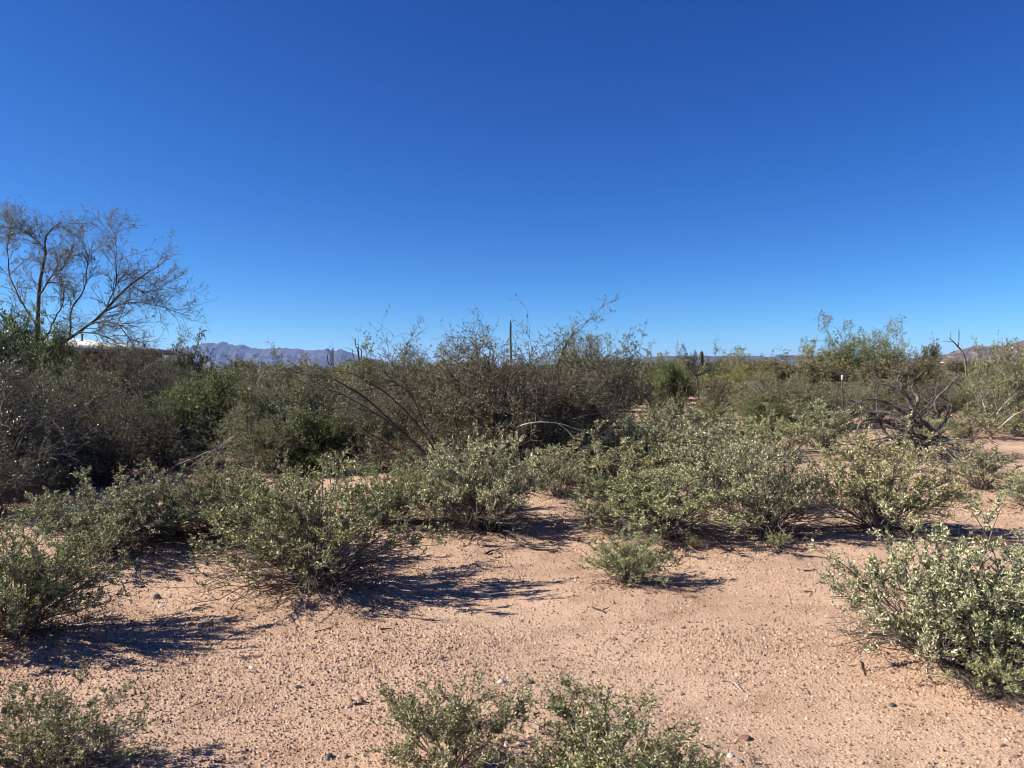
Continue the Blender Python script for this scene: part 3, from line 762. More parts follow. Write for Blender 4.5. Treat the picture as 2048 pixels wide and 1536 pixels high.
mid += [
    ('brown', 'wolfberry_bush', 70, 9.6, 1.5, 0.8, 0.3, 'low rusty wolfberry trailing on the soil under the glinting grey-leaved bush', 'bush'),
    ('brown', 'wolfberry_bush', 215, 9.9, 1.5, 0.75, 5.3, 'drab wolfberry behind the umbrella-shaped bursage', 'bush'),
    ('twiggy', 'wolfberry_bush', 250, 11.6, 1.7, 1.05, 2.0, 'low dark-twigged wolfberry beside the heap of fallen branches', 'bush'),
    ('brown', 'wolfberry_bush', 150, 10.6, 1.7, 1.0, 1.2, 'dull shaded wolfberry with rusty leaves over dark soil', 'bush'),
    ('grey', 'saltbush', 330, 11.6, 1.4, 0.95, 0.6, 'grey shaded saltbush behind the sloping fallen branches', 'bush'),
    ('olive', 'catclaw_bush', 540, 11.2, 1.6, 0.95, 4.1, 'low olive catclaw between the bright green and low green catclaws', 'bush'),
    ('olive', 'catclaw_bush', 745, 11.6, 1.4, 1.1, 5.2, 'olive catclaw under the dark arching branches', 'bush'),
    ('olive', 'catclaw_bush', 455, 13.6, 1.8, 1.5, 2.4, 'tall dull catclaw joined to the bright green one', 'bush'),
    ('grey', 'saltbush', -150, 9.6, 2.4, 2.0, 1.5, 'broad grey saltbush added past the glinting grey-leaved bush to shade the soil', 'bush'),  # added, rooted outside the frame, to throw shade across the soil
    ('dark', 'hackberry_bush', -160, 12.0, 2.8, 2.5, 2.0, 'dark hackberry added past the broad grey saltbush to throw shade', 'bush'),  # second bush added outside the frame for the shadow it casts
    ('olive', 'wolfberry_bush', 60, 13.8, 2.0, 1.5, 0.3, 'olive wolfberry below the leafy yellow-green bush', 'bush'),
    ('brown', 'wolfberry_bush', 325, 21.5, 2.4, 1.88, 0.9, 'brown-olive thicket hiding the end wall of the house', 'bush'),
    ('brown', 'wolfberry_bush', 205, 20.5, 2.6, 1.96, 2.9, 'dense brown thicket before the red wall of the house', 'bush'),
    ('brown', 'wolfberry_bush', 120, 22.5, 2.6, 1.9, 4.9, 'brown-leaved thicket before the red wall of the house', 'bush'),
    ('twiggy', 'wolfberry_bush', 270, 24.0, 2.8, 1.95, 5.5, 'second bare thicket before the house, under its shorter vent pipe', 'bush'),
    ('green', 'catclaw_bush', 375, 14.6, 1.3, 1.2, 2.2, 'deep green catclaw between twig thicket and bright green catclaw', 'bush'),
    ('dark', 'hackberry_bush', 1130, 13.6, 1.9, 1.5, 4.0, 'shaded dark bush wedged between thornbush and black-green round bush', 'bush'),
]
for kd, nm, px, d, w, h, rot, lab, cat in mid:
    d, w, h = remap(d, w * 1.14, h * (1.13 if h > 1.6 else 1.06))
    place(kd, nm, lab, cat, px, d, w, h, rot, 'bushes of the brush belt')

# ------------------------------------------------------------------ the tall, nearly bare mesquite
g = np.random.default_rng(5)
q = drawer(72, 18.0)
tr = [([q(72, 862), q(78, 780, .1), q(74, 700, .1), q(78, 630, .2), q(80, 570, .1), (q(96, 505, .2)), q(100, 470, .3), q(132, 436, .4)], 0.11, 0.014),
      ([q(74, 760), q(110, 700, -.2), q(150, 668, -.3), q(200, 632, -.5), q(250, 580, -.5), q(290, 548, -.4), q(335, 518, -.3)], 0.085, 0.012),
      ([q(178, 650, -.4), q(215, 640, -.7), q(245, 660, -.9), q(262, 702, -1.0)], 0.035, 0.012),
      ([q(74, 735), q(42, 680, -.3), q(14, 640, -.5), q(-20, 600, -.6), (q(-60, 555, -.6))], 0.065, 0.014),
      ([q(76, 660), q(50, 610, .5), q(20, 560, .8), q(10, 500, 1.0), q(18, 450, 1.0)], 0.045, 0.010),
      ([q(140, 672, -.3), q(146, 620, .1), q(172, 575, .4), q(178, 520, .6), q(166, 476, .7)], 0.040, 0.009),
      ([q(80, 590), q(112, 550, -.4), q(140, 530, -.6), q(160, 490, -.8)], 0.034, 0.009),
      ([q(96, 510, .2), q(75, 480, .2), q(40, 455, .2), q(14, 455, .2)], 0.024, 0.007),
      ([q(200, 632, -.5), q(235, 610, .2), q(280, 605, .6), q(330, 618, .8), q(368, 632, .8)], 0.028, 0.006),
      ([q(215, 615, -.5), q(228, 575, -.9), q(232, 520, -1.1), q(230, 478, -1.1)], 0.028, 0.007),
      ([q(72, 700), q(40, 690, .6), q(5, 690, .9), q(-50, 660, 1.2)], 0.045, 0.012),
      ([q(74, 700), q(110, 640, .8), q(130, 600, 1.2), q(125, 560, 1.3)], 0.04, 0.008),
      ([q(150, 668, -.3), q(200, 668, -.8), q(245, 690, -1.2), q(290, 735, -1.4)], 0.03, 0.008),
      ([q(262, 570, -.5), q(285, 590, -1.0), q(320, 580, -1.2)], 0.018, 0.005)]
k = 16
P = np.stack([resample(p, k) for p, a, b in tr]); wob = np.cumsum(g.normal(size=P.shape), 1) * 0.016; P += wob - wob[:, :1]
P[0, 0, 2] = -0.03
Rr = np.stack([np.linspace(a, b, k) for p, a, b in tr])
Rr *= 0.8; Rr[1:] *= 0.85
P1, R1 = spawn(g, P, Rr, 24, 0.85, 0.12, 0.5, 0.12, 0.22, 0.03, 7, 0.010, 0.0035)
P2, R2 = spawn(g, P1, R1, 6, 0.38, 0.15, 0.52, 0.12, 0.2, 0, 5, 0.008, 0.0032)
P3, R3 = spawn(g, P2, R2, 3, 0.2, 0.2, 0.55, 0.1, 0.2, 0, 3, 0.0045, 0.0026)
# leaves mainly on the upper, outer twigs
tipz = P3[:, -1, 2]
keep = g.random(len(P3)) < np.clip((tipz - 2.0) / 2.4, 0.04, 0.9)
lf = leaves(g, P3[keep], 6, 0.042, 0.014, 0.1, 0.5, -0.1)
hero('mesquite_tree', 'tall nearly bare mesquite with a dark trunk and open twiggy crown against the sky', 'tree', 72, 18.0,
     [('trunk', tubes(P[:1], Rr[:1], 8), 'stem_dark'), ('limbs', tubes(P[1:], Rr[1:], 6), 'stem_dark'),
      ('twigs', join([tubes(P1, R1, 4), tubes(P2, R2, 3), tubes(P3[:, [0, 2]], R3[:, [0, 2]], 3)]), 'stem_brown'), ('foliage', lf, 'mesquite')])

# ------------------------------------------------------------------ dead wood
g = np.random.default_rng(31)
q = drawer(1822, 12.5)
dt = [([q(1835, 928), q(1828, 890), q(1818, 858), q(1826, 826), q(1812, 796), q(1788, 776), q(1748, 766)], 0.055, 0.010),
      ([q(1826, 826), q(1838, 800, .2), q(1828, 780, .3), q(1830, 758, .3), q(1814, 752, .3)], 0.028, 0.008),
      ([q(1822, 800), q(1803, 770, -.2), q(1798, 752, -.3), q(1812, 735, -.4)], 0.022, 0.006),
      ([q(1820, 862), q(1782, 848, -.3), q(1752, 838, -.4), q(1728, 846, -.5), q(1716, 866, -.5)], 0.034, 0.008),
      ([q(1818, 858), q(1780, 828, .2), q(1740, 826, .3), q(1712, 808, .4), q(1698, 800, .4), q(1706, 788, .4)], 0.028, 0.007),
      ([q(1826, 850), q(1850, 846, .1), q(1872, 862, .2), q(1890, 846, .2), q(1900, 820, .3), q(1886, 800, .3)], 0.040, 0.009),
      ([q(1890, 846, .2), q(1902, 812, .3), q(1878, 790, .3), q(1856, 796, .3)], 0.020, 0.006),
      ([q(1880, 835), q(1870, 805), q(1890, 780), q(1904, 765), q(1906, 750), q(1898, 742)], 0.022, 0.006),
      ([q(1832, 905), q(1872, 876, -.4), q(1908, 884, -.6), q(1945, 896, -.7), q(1978, 910, -.8)], 0.036, 0.007),
      ([q(1832, 900), q(1880, 890, -.6), q(1925, 885, -.8), q(1962, 880, -.9)], 0.026, 0.006),
      ([q(1835, 915), q(1876, 900, -.8), q(1900, 916, -1.0), q(1910, 934, -1.1)], 0.026, 0.007),
      ([q(1830, 905), q(1796, 880, -.5), q(1770, 884, -.7), q(1742, 905, -.8), q(1735, 925, -.9)], 0.026, 0.007),
      ([q(1835, 915), q(1850, 900, -.9), q(1868, 918, -1.2), q(1872, 940, -1.3)], 0.022, 0.006),
      ([q(1826, 840), q(1790, 812, -.4), q(1765, 800, -.6), q(1732, 800, -.7), q(1716, 820, -.7)], 0.024, 0.006),
      ([q(1830, 840, .2), q(1862, 815, .6), q(1850, 790, .7), q(1862, 770, .7)], 0.022, 0.006)]
for i in range(16):                         # the tangle of curled lesser limbs
    p0 = np.array(q(1825 + 30 * g.normal(), 880 + 22 * g.normal(), 0.3 * g.normal()))
    a_ = g.random() * 6.28
    dv = np.array([1.25 * math.cos(a_), 0.6 * math.sin(a_), 0.35 * g.normal()])
    pts = [p0]
    for j_ in range(4):
        dv = dv + g.normal(size=3) * (0.35, 0.3, 0.45)
        nxt = pts[-1] + dv * 0.24
        nxt[2] = max(nxt[2], 0.05)
        pts.append(nxt)
    dt.append((pts, 0.022, 0.006))
dt = [(p, a * 1.25, b * 1.2) for p, a, b in dt]
hero('dead_tree', 'fallen gnarled dead tree of curling grey and black branches', 'dead tree', 1822, 12.5, limbs_geo(g, dt, 6, 18, (9, 5), (0.34, 0.15), 0.34, 0.03, 0.6, (0.009, 0.005), 0.0, 0.25, mats=('dead', 'dead'), first='trunk'))

q = drawer(1985, 15.2)
dt = [([q(1985, 890), q(1975, 845), q(1958, 815), q(1944, 802)], 0.035, 0.010), ([q(1985, 850), q(2000, 820, .2), q(2018, 800, .3), q(2030, 790, .3)], 0.03, 0.008),
      ([q(1975, 830), q(1968, 800, .2), q(1974, 780, .2)], 0.022, 0.007), ([q(1985, 870), q(2030, 830, -.3), q(2060, 815, -.4)], 0.03, 0.008),
      ([q(2000, 830), q(1990, 800, -.2), q(1985, 780, -.3)], 0.02, 0.006), ([q(1985, 870), q(1950, 840, -.4), q(1930, 842, -.5)], 0.024, 0.006)]
hero('dead_shrub', 'pale gnarled dead shrub with antler tips in front of the tall yellow-olive bush', 'dead shrub', 1985, 15.2, limbs_geo(g, dt, 6, 10, (9, 5), (0.30, 0.14), 0.32, 0.0, 0.6, (0.010, 0.005), 0.0, 0.15, rs=0.8, mats=('dead_pale', 'dead'), first='trunk'))

q = drawer(1394, 20.3)
dt = [([q(1394, 842), q(1397, 800), q(1392, 765), q(1390, 750)], 0.036, 0.024), ([q(1390, 750), q(1378, 738), q(1374, 730), q(1368, 728)], 0.030, 0.014),
      ([q(1376, 735), q(1375, 722)], 0.016, 0.012), ([q(1392, 752), q(1396, 736), q(1401, 728), q(1401, 719), q(1393, 717)], 0.032, 0.012),
      ([q(1392, 752), q(1404, 748), q(1413, 738), q(1419, 730), (q(1424, 736))], 0.026, 0.010), ([q(1390, 752), q(1388, 742), q(1390, 737)], 0.024, 0.016),
      ([q(1394, 790), q(1378, 775, -.3), q(1366, 772, -.4), q(1358, 766, -.4)], 0.024, 0.01), ([q(1394, 800), q(1406, 782, -.2), q(1420, 772, -.3), q(1434, 758, -.3)], 0.024, 0.01),
      ([q(1394, 810), q(1410, 790, -.4), q(1440, 778, -.5), (q(1448, 762, -.5))], 0.022, 0.009)]
hero('dead_snag', 'tan dead snag with bare antler-like branches beside the vivid green bush', 'dead tree', 1394, 20.3, limbs_geo(g, dt, 6, 12, (7, 4), (0.32, 0.14), 0.3, 0.0, 0.6, (0.010, 0.006), 0.0, 0.2, rs=0.85, mats=('dead', 'dead'), first='trunk'))

q = drawer(395, 9.9)
dt = [([q(470, 872, .5), q(430, 896, .2), q(380, 918, .0), q(330, 942, -.2), q(292, 968, -.3)], 0.018, 0.006),
      ([q(462, 880, .4), q(420, 908, .1), q(380, 935, -.1), q(345, 965, -.2)], 0.012, 0.004),
      ([q(452, 890, .3), q(415, 920, .0), q(390, 950, -.2), q(372, 972, -.3)], 0.010, 0.004),
      ([q(404, 972, -.1), q(408, 935, .0), q(404, 920, .0)], 0.012, 0.005), ([q(420, 972, 0), q(445, 930, .2), q(452, 905, .3)], 0.011, 0.004),
      ([q(440, 972, .1), q(450, 935, .1), q(462, 925, .1), q(475, 905, .1)], 0.010, 0.004), ([q(480, 970, .3), q(462, 945, .2), q(445, 940, .1)], 0.009, 0.004),
      ([q(500, 968, .4), q(520, 945, .5), q(540, 950, .5)], 0.008, 0.003), ([q(360, 975, -.2), q(350, 955, -.1), q(336, 950, -.1)], 0.008, 0.003)]
hero('branch_heap', 'heap of fallen grey branches sloping to the soil under the bright green catclaw', 'dead branches', 395, 9.9, limbs_geo(g, dt, 5, 12, (14, 6), (0.34, 0.14), 0.14, 0.06, 0.4, (0.005, 0.003), -0.15, 0.15, rs=0.55, mats=('dead_pale', 'dead'), first='limb'))

q = drawer(160, 13.0)
dt = [([q(148, 905), q(170, 860, -.2), q(182, 835, -.2), q(195, 808, -.3), q(208, 792, -.3), q(250, 770, -.3), q(280, 745, -.3), q(310, 722, -.3), q(332, 716, -.3)], 0.026, 0.007),
      ([q(170, 900), q(200, 875, -.2), q(222, 860, -.2), q(232, 848, -.2), q(242, 848, -.2)], 0.016, 0.006),
      ([q(100, 895, -.4), q(112, 870, -.4), q(122, 850, -.4), q(136, 835, -.4)], 0.014, 0.005), ([q(104, 890, -.4), q(130, 870, -.4), q(145, 862, -.4)], 0.010, 0.004),
      ([q(310, 722, -.3), q(345, 722, -.3), q(365, 738, -.3)], 0.010, 0.004), ([q(205, 795, -.3), q(235, 790, -.3)], 0.010, 0.004)]
hero('dead_limb', 'bent grey dead limb leaning up through the dim olive thicket', 'dead branches', 160, 13.0, limbs_geo(g, dt, 5, 16, (7, 5), (0.32, 0.14), 0.25, 0.0, 0.5, (0.006, 0.003), 0.0, 0.2, rs=0.6, mats=('dead', 'stem_brown'), first='limb'))

q = drawer(1932, 23.0)
dt = [([q(1932, 829), q(1932, 745), q(1926, 708), q(1912, 690), q(1897, 676)], 0.06, 0.012), ([q(1915, 693), q(1917, 680)], 0.022, 0.010), ([q(1928, 716), q(1940, 700, .2)], 0.02, 0.008)]
hero('dead_snag', 'thin forked dead pole of wood leaning against the sky before the brown hills', 'dead tree', 1932, 23.0, limbs_geo(g, dt, 6, 12, (3,), (0.4,), 0.2, 0.0, 0.5, (0.010,), 0.1, 0.5, mats=('dead', 'dead'), first='trunk'))

q = drawer(716, 22.0)
dt = [([q(716, 834), q(718, 740), q(716, 700), q(712, 694), q(710, 686), q(710, 676)], 0.045, 0.008), ([q(715, 700), q(717, 692), q(714, 687)], 0.02, 0.008), ([q(718, 735), q(706, 712, .2), q(705, 698, .2)], 0.02, 0.008), ([q(718, 735), q(723, 712), q(723, 700)], 0.025, 0.012)]
hero('dead_snag', 'dark forked dead snag rising above the olive catclaw', 'dead tree', 716, 22.0, limbs_geo(g, dt, 6, 12, (2,), (0.3,), 0.2, 0.0, 0.5, (0.008,), 0.1, 0.6, mats=('stem_dark', 'stem_dark'), first='trunk'))

q = drawer(1470, 13.2)
dt = [([q(1450, 905), q(1440, 880), q(1455, 862), q(1478, 856)], 0.03, 0.01), ([q(1470, 900), q(1490, 870), q(1505, 862)], 0.025, 0.01), ([q(1440, 895), q(1425, 870), q(1432, 850)], 0.02, 0.008), ([q(1480, 905), q(1495, 885), q(1502, 880)], 0.02, 0.008)]
hero('dead_shrub', 'low jumble of black dead sticks among the yellow-green bursage', 'dead shrub', 1470, 13.2, limbs_geo(g, dt, 6, 10, (8, 4), (0.25, 0.12), 0.3, 0.0, 0.6, (0.010, 0.005), mats=('stem_dark', 'dead'), first='trunk'))

q = drawer(1575, 11.8)
dt = [([q(1545, 915, .3), q(1575, 922), q(1605, 926, -.1)], 0.028, 0.018), ([q(1570, 905, .3), q(1590, 912, .1), q(1608, 922, 0)], 0.03, 0.015), ([q(1580, 915), q(1600, 895, .3), q(1622, 875, .4)], 0.014, 0.006)]
hero('dead_limb', 'dark fallen limb lying beside the bare soil patch under the golden-green bursage', 'dead branches', 1575, 11.8, limbs_geo(g, dt, 6, 8, (5,), (0.15,), 0.2, 0.0, 0.5, (0.006,), mats=('stem_dark', 'dead'), first='limb'))

# ------------------------------------------------------------------ brush line behind
far = [
    ('creo1', 'creosote_bush', 490, 26, 2.2, 1.62, 'brown creosote under the crest of the blue mountains'),
    ('creo0', 'creosote_bush', 565, 30, 1.8, 2.0, 'sparse creosote with a feathery top against the blue mountains'),
    ('creo1', 'creosote_bush', 620, 26, 2.4, 1.45, 'rust-brown creosote behind the grey-green catclaw'),
    ('palo0', 'palo_verde_tree', 690, 30, 2.4, 1.45, 'low palo verde under the distant many-armed saguaro'),
    ('creo0', 'creosote_bush', 757, 21.5, 1.5, 2.12, 'clump-topped creosote behind the thornbush with dark arching branches'),
    ('creo0', 'creosote_bush', 1228, 24, 1.6, 2.15, 'grey-green creosote cresting beside the olive rounded bush'),
    ('creo0', 'creosote_bush', 1283, 28, 1.7, 1.98, 'low-crested creosote above the black-green round bush'),
    ('palo0', 'palo_verde_tree', 1340, 31, 2.4, 1.8, 'yellow-green palo verde behind the vivid green bush'),
    ('creo0', 'creosote_bush', 1352, 37, 1.3, 2.1, 'outer plume-topped creosote, two bushes away from the stout saguaro'),
    ('creo2', 'creosote_bush', 1378, 37, 1.2, 2.2, 'dark plume-topped creosote beside the stout saguaro'),
    ('creo0', 'creosote_bush', 1420, 36, 1.2, 2.25, 'plume-topped creosote just past the stout saguaro'),
    ('palo0', 'palo_verde_tree', 1482, 29, 2.6, 1.98, 'domed yellow palo verde standing clear in the brush line'),
    ('creo1', 'creosote_bush', 1555, 27, 2.2, 1.62, 'brown creosote in the dip beside the domed yellow palo verde'),
    ('palo0', 'palo_verde_tree', 1615, 28, 2.5, 2.25, 'yellow-green palo verde on the shoulder of the tall ragged tree'),
    ('palo1', 'palo_verde_tree', 1695, 28.5, 2.5, 3.1, 'tall ragged palo verde with a double crown against the sky'),
    ('palo1', 'palo_verde_tree', 1772, 29.5, 1.9, 3.05, 'thin grey-topped palo verde leaning out beside the tall ragged one'),
    ('creo1', 'creosote_bush', 1650, 23.5, 2.8, 1.55, 'wide brown creosote below the tall ragged palo verde'),
    ('creo1', 'creosote_bush', 1770, 24.5, 2.6, 1.6, 'wide brown creosote below the thin grey-topped palo verde'),
    ('creo1', 'creosote_bush', 1862, 30, 1.4, 2.2, 'narrow grey creosote poking above the brown brush by the leaning dead pole'),
    ('creo1', 'creosote_bush', 1845, 25, 2.2, 1.6, 'rusty creosote below the narrow grey one'),
    ('creo0', 'creosote_bush', 1965, 26, 1.4, 2.05, 'twiggy creosote silhouetted on the brown hills'),
    ('creo2', 'creosote_bush', 2005, 27, 1.3, 2.15, 'dark tufted creosote silhouetted on the brown hills'),
    ('creo1', 'creosote_bush', 1930, 28, 2.2, 1.6, 'dull brown creosote at the base of the brown hills'),
    ('creo0', 'creosote_bush', 350, 26, 1.0, 2.4, 'thin plume of creosote beside the end of the metal roof'),
    ('creo2', 'creosote_bush', 430, 25, 2.2, 1.3, 'dark creosote at the foot of the pointed evergreen'),
    ('palo0', 'palo_verde_tree', 1130, 26, 2.2, 1.9, 'palo verde glimpsed behind the thornbush crown'),
    ('creo0', 'creosote_bush', 860, 27, 2.2, 2.0, 'grey creosote glimpsed through thornbush tips'),
]
g = np.random.default_rng(8)
for kd, nm, px, d, w, h, lab in far:
    d, w, h = remap(d, w * 1.15, h * 1.05)
    place(kd, nm, lab, 'tree' if nm.endswith('tree') else 'bush', px, d, w, h, g.random() * 6.28, 'brush line behind the thickets')
kinds = [('creo0', 'creosote_bush', 'grey-green creosote in the distant brush', 'bush'), ('creo1', 'creosote_bush', 'brown creosote in the distant brush', 'bush'),
         ('creo2', 'creosote_bush', 'dark creosote in the distant brush', 'bush'), ('palo0', 'palo_verde_tree', 'yellow-green palo verde in the distant brush', 'tree')]
for i in range(150):
    d = 42 * (240 / 42.0) ** ((i + g.random()) / 150)
    px = -150 + 2350 * ((i * 0.618034) % 1.0)
    if px < 360 and d < 95:
        continue
    c = g.choice(4, p=[0.36, 0.28, 0.12, 0.24])
    kd, nm, lab, cat = kinds[c]
    tops = (704, 730) if px > 700 else (724, 742)
    hh = max(1.2, hpx(tops[0] + (tops[1] - tops[0]) * g.random() ** 0.6, d))
    if d > 90:
        hh = min(hh, 3.2)
    place(kd, nm, lab, cat, px, d, (1.1 + 0.7 * g.random()) * max(hh, 1.9) + d * 0.012, hh, g.random() * 6.28, 'distant brush, ' + lab.split(' in ')[0])

# ------------------------------------------------------------------ saguaros
def ribbed(pts, radii, ribs=14, k=26, dep=0.12):
    P = resample(pts, k)
    rr = np.interp(np.linspace(0, 1, k), np.linspace(0, 1, len(radii)), radii)
    rr[-3:] *= (0.9, 0.65, 0.15)
    s = ribs * 2
    V, F = tubes(P[None], rr[None], s)
    V = V.reshape(k, s, 3)
    V[:, 1::2] = P[:, None] + (V[:, 1::2] - P[:, None]) * (1 - dep)
    return V.reshape(-1, 3), F
def saguaro(px, d, top, rad, arms, label, wob=0.0):
    zt = hpx(top, d)
    root = link('saguaro', None)
    root.location = (at(px, d), d, gz(at(px, d), d))
    link('trunk', mesh_np('saguaro_trunk', *ribbed([(0, 0, -0.05), (wob, 0, zt * 0.35), (-wob, 0, zt * 0.7), (0, 0, zt)], [rad * 0.8, rad, rad, rad * 0.9]), smooth=True), M['cactus'], root)
    for a in arms:
        link('arm', mesh_np('saguaro_arm', *ribbed(a[0], [a[1] * 0.8, a[1], a[1], a[1] * 0.9], 10), smooth=True), M['cactus'], root)
    return tag(root, label, 'cactus', 'saguaros above the brush')
saguaro(1021.5, 150, 640, 0.21, [], 'tall slender armless saguaro standing like a pole above the big thornbush', 0.05)
zt = hpx(694, 120)
saguaro(666, 120, 694, 0.10, [([(-.05, 0, 2.6), (-0.28, 0, 2.75), (-.32, 0, 3.5), (-.32, 0, 4.3)], 0.085), ([(-.05, 0, 2.5), (-.6, 0, 2.6), (-.8, 0, 3.2), (-.88, 0, 4.2)], 0.085)], 'distant saguaro with two short upright arms against the blue mountains')
saguaro(1403, 75, 702, 0.22, [], 'stout saguaro stump showing among the plume-topped creosotes', 0.02)

# ------------------------------------------------------------------ house with the metal roof
def box_geo(x0, x1, y0, y1, z0, z1):
    V = np.array([(x, y, z) for z in (z0, z1) for x, y in ((x0, y0), (x1, y0), (x1, y1), (x0, y1))], float)
    F = np.array([(0, 3, 2, 1), (4, 5, 6, 7), (0, 1, 5, 4), (1, 2, 6, 5), (2, 3, 7, 6), (3, 0, 4, 7)])
    return V, F
# local frame: +x along the eave away from its far corner, +y up the roof slope
ex, ey = np.array([-0.475, -0.88]), np.array([-0.88, 0.475])
corner = np.array([at(346, 60), 60.0])
house = link('house', None)
house.location = (corner[0], corner[1], 0)
house.rotation_euler = (0, 0, math.atan2(ex[1], ex[0]))
# +y in this frame points down-slope, so run the slope along -y
ZE, ZR, RUN, LEN = hpx(706, 60), hpx(681, 65.9), 12.4, 30.0
def roofz(yl):
    return ZE + (ZR - ZE) * (-yl / RUN)
link('wall', mesh_np('house_wall', *join([box_geo(0.5, LEN - 0.5, -2 * RUN + 0.6, -0.6, -0.1, ZE - 0.10)])), M['wall_red'], house)
roof = link('roof', mesh_np('house_roof', *box_geo(-0.02, LEN + 0.02, -0.06, 0.02, ZE - 0.16, ZE - 0.025)), M['fascia'], house)
npan = 50
pw = LEN / npan
sl = math.atan2(ZR - ZE, RUN)
def panel_geo(y0, y1, up):
    a = box_geo(0, pw - 0.004, y0, y1, -0.02, 0.02)
    b = box_geo(-0.05, 0.05, y0, y1, 0.018, 0.17)            # standing batten seam
    c = box_geo(pw * .5 - 0.03, pw * .5 + 0.03, y0, y1, 0.018, 0.06)
    V, F = join([a, b, c])
    V = V.copy()
    V[:, 2] += ZE + (-V[:, 1]) / RUN * (ZR - ZE) if up else ZR - (-V[:, 1] - RUN) / RUN * (ZR - ZE)
    return V, F
pm = [mesh_np('roof_panel', *panel_geo(-RUN, 0.12, True)), mesh_np('roof_panel', *panel_geo(-2 * RUN, -RUN, False))]
for me in pm:
    me.materials.append(M['metal'])
for i in range(npan):
    for me in pm:
        c = link('roof_panel', me, None, roof)
        c.location = (i * pw, 0, 0)
for px_, d_, tp in ((165, 63, 668), (289, 61.5, 688)):
    wl = np.array([at(px_, d_), d_]) - corner
    lx, ly = float(wl @ ex), float(-(wl @ ey))
    zb = roofz(ly)
    V, F = tubes(np.array([[(lx, ly, zb - 0.1), (lx, ly, hpx(tp, d_) - 0.12)], [(lx, ly, hpx(tp, d_) - 0.12), (lx, ly, hpx(tp, d_))]]), np.array([[0.07, 0.07], [0.11, 0.11]]), 8)
    link('vent_pipe', mesh_np('vent_pipe', V, F), M['metal_dark'], house)
tag(house, 'low house with a pale ribbed metal roof behind the bare mesquite', 'house')

sh = link('far_house', None)
sh.location = (at(1889, 300), 300, 2.6)
link('wall', mesh_np('far_house_wall', *box_geo(-2.6, 3.4, 0, 6, -0.1, 2.1)), M['stucco'], sh)
link('roof', mesh_np('far_house_roof', *box_geo(-3.0, 3.8, -0.4, 6.4, 2.104, 2.55)), M['paint_white'], sh)
tag(sh, 'tiny flat pale-roofed house below the brown hills', 'house')

# ------------------------------------------------------------------ fence post
fp = link('fence_post', None)
xx, dd = at(1687, 20.5), 20.5
fp.location = (xx, dd, gz(xx, dd))
fp.rotation_euler = (0, R(-1.6), 0.4)
th = hpx(751, dd)
link('post', mesh_np('fence_post_post', *join([box_geo(-0.022, 0.022, -0.004, 0.004, -0.2, th - 0.13), box_geo(-0.004, 0.004, 0.0045, 0.032, -0.2, th - 0.13)])), M['metal_dark'], fp)
link('painted_tip', mesh_np('fence_post_tip', *join([box_geo(-0.024, 0.024, -0.006, 0.006, th - 0.13, th), box_geo(-0.006, 0.006, 0.0065, 0.034, th - 0.13, th)])), M['paint_white'], fp)
tag(fp, 'thin steel fence post with a white painted tip in the brush', 'fence post')

# ------------------------------------------------------------------ gravel
g = np.random.default_rng(99)
def pebbles(x, y, size, ridge):
    """half-buried facetted stones: four corners in the soil and a ridge (or one peak) on top"""
    n = len(x)
    cor = np.array([(1, 0), (0, 1), (-1, 0), (0, -1)], float)[None] * (0.75 + 0.5 * g.random((n, 4, 1))) + g.normal(size=(n, 4, 2)) * 0.15
    bot = np.concatenate([cor, np.full((n, 4, 1), -0.35)], -1)
    nt_ = 2 if ridge else 1
    tx = g.normal(size=(n, nt_, 2)) * 0.2 + (np.array([(0.42, 0), (-0.42, 0)])[None] if ridge else 0)
    top = np.concatenate([tx, 0.65 + 0.5 * g.random((n, nt_, 1))], -1)
    v = np.concatenate([bot, top], 1)
    v = v * (size[:, None] * np.stack([0.9 + 0.5 * g.random(n), 0.75 + 0.4 * g.random(n), 0.8 + 0.6 * g.random(n)], 1))[:, None]
    a = g.random(n) * 6.283
    c, s_ = np.cos(a)[:, None], np.sin(a)[:, None]
    V = np.stack([v[:, :, 0] * c - v[:, :, 1] * s_ + x[:, None], v[:, :, 0] * s_ + v[:, :, 1] * c + y[:, None], v[:, :, 2] + hgt(x, y)[:, None]], -1)
    fc = np.array([(0, 1, 4), (1, 5, 4), (1, 2, 5), (2, 3, 5), (3, 4, 5), (3, 0, 4)] if ridge else [(0, 1, 4), (1, 2, 4), (2, 3, 4), (3, 0, 4)])
    F = (np.arange(n)[:, None, None] * (4 + nt_) + fc[None]).reshape(-1, 3)
    return V.reshape(-1, 3), F, np.repeat(g.random(n), len(fc))
def scatter(N, d0, d1, pw, ridge):
    d_ = d0 + (d1 - d0) * g.random(N) ** pw
    x_ = (g.random(N) * 2 - 1) * (0.76 * d_ + 0.35)
    patch = np.sin(1.3 * x_ + 0.7 * d_ + 0.5) + np.sin(2.9 * d_ - 1.1 * x_ + 1.9) + 0.8 * np.sin(4.1 * x_ + 3.3 * d_) + 0.7 * np.sin(7.3 * x_ - 5.1 * d_ + 0.8)
    kp = g.random(N) < np.clip(0.74 + 0.17 * patch, 0.3, 1.0)        # sorted patches of grit, barer crust between
    x_, d_ = x_[kp], d_[kp]
    sz = (0.0058 + 0.0072 * g.random(len(x_)) ** 2.6) * (1 + 0.03 * (d_ - 3).clip(0))
    return pebbles(x_, d_, sz, ridge)
gravel = link('gravel', mesh_np('gravel', *catl([scatter(62000, 2.3, 4.8, 0.85, False), scatter(105000, 4.8, 10.5, 0.95, False)])), M['pebble'])
tag(gravel, 'fine pinkish tan gravel strewn over the open soil', 'gravel', kind='stuff')

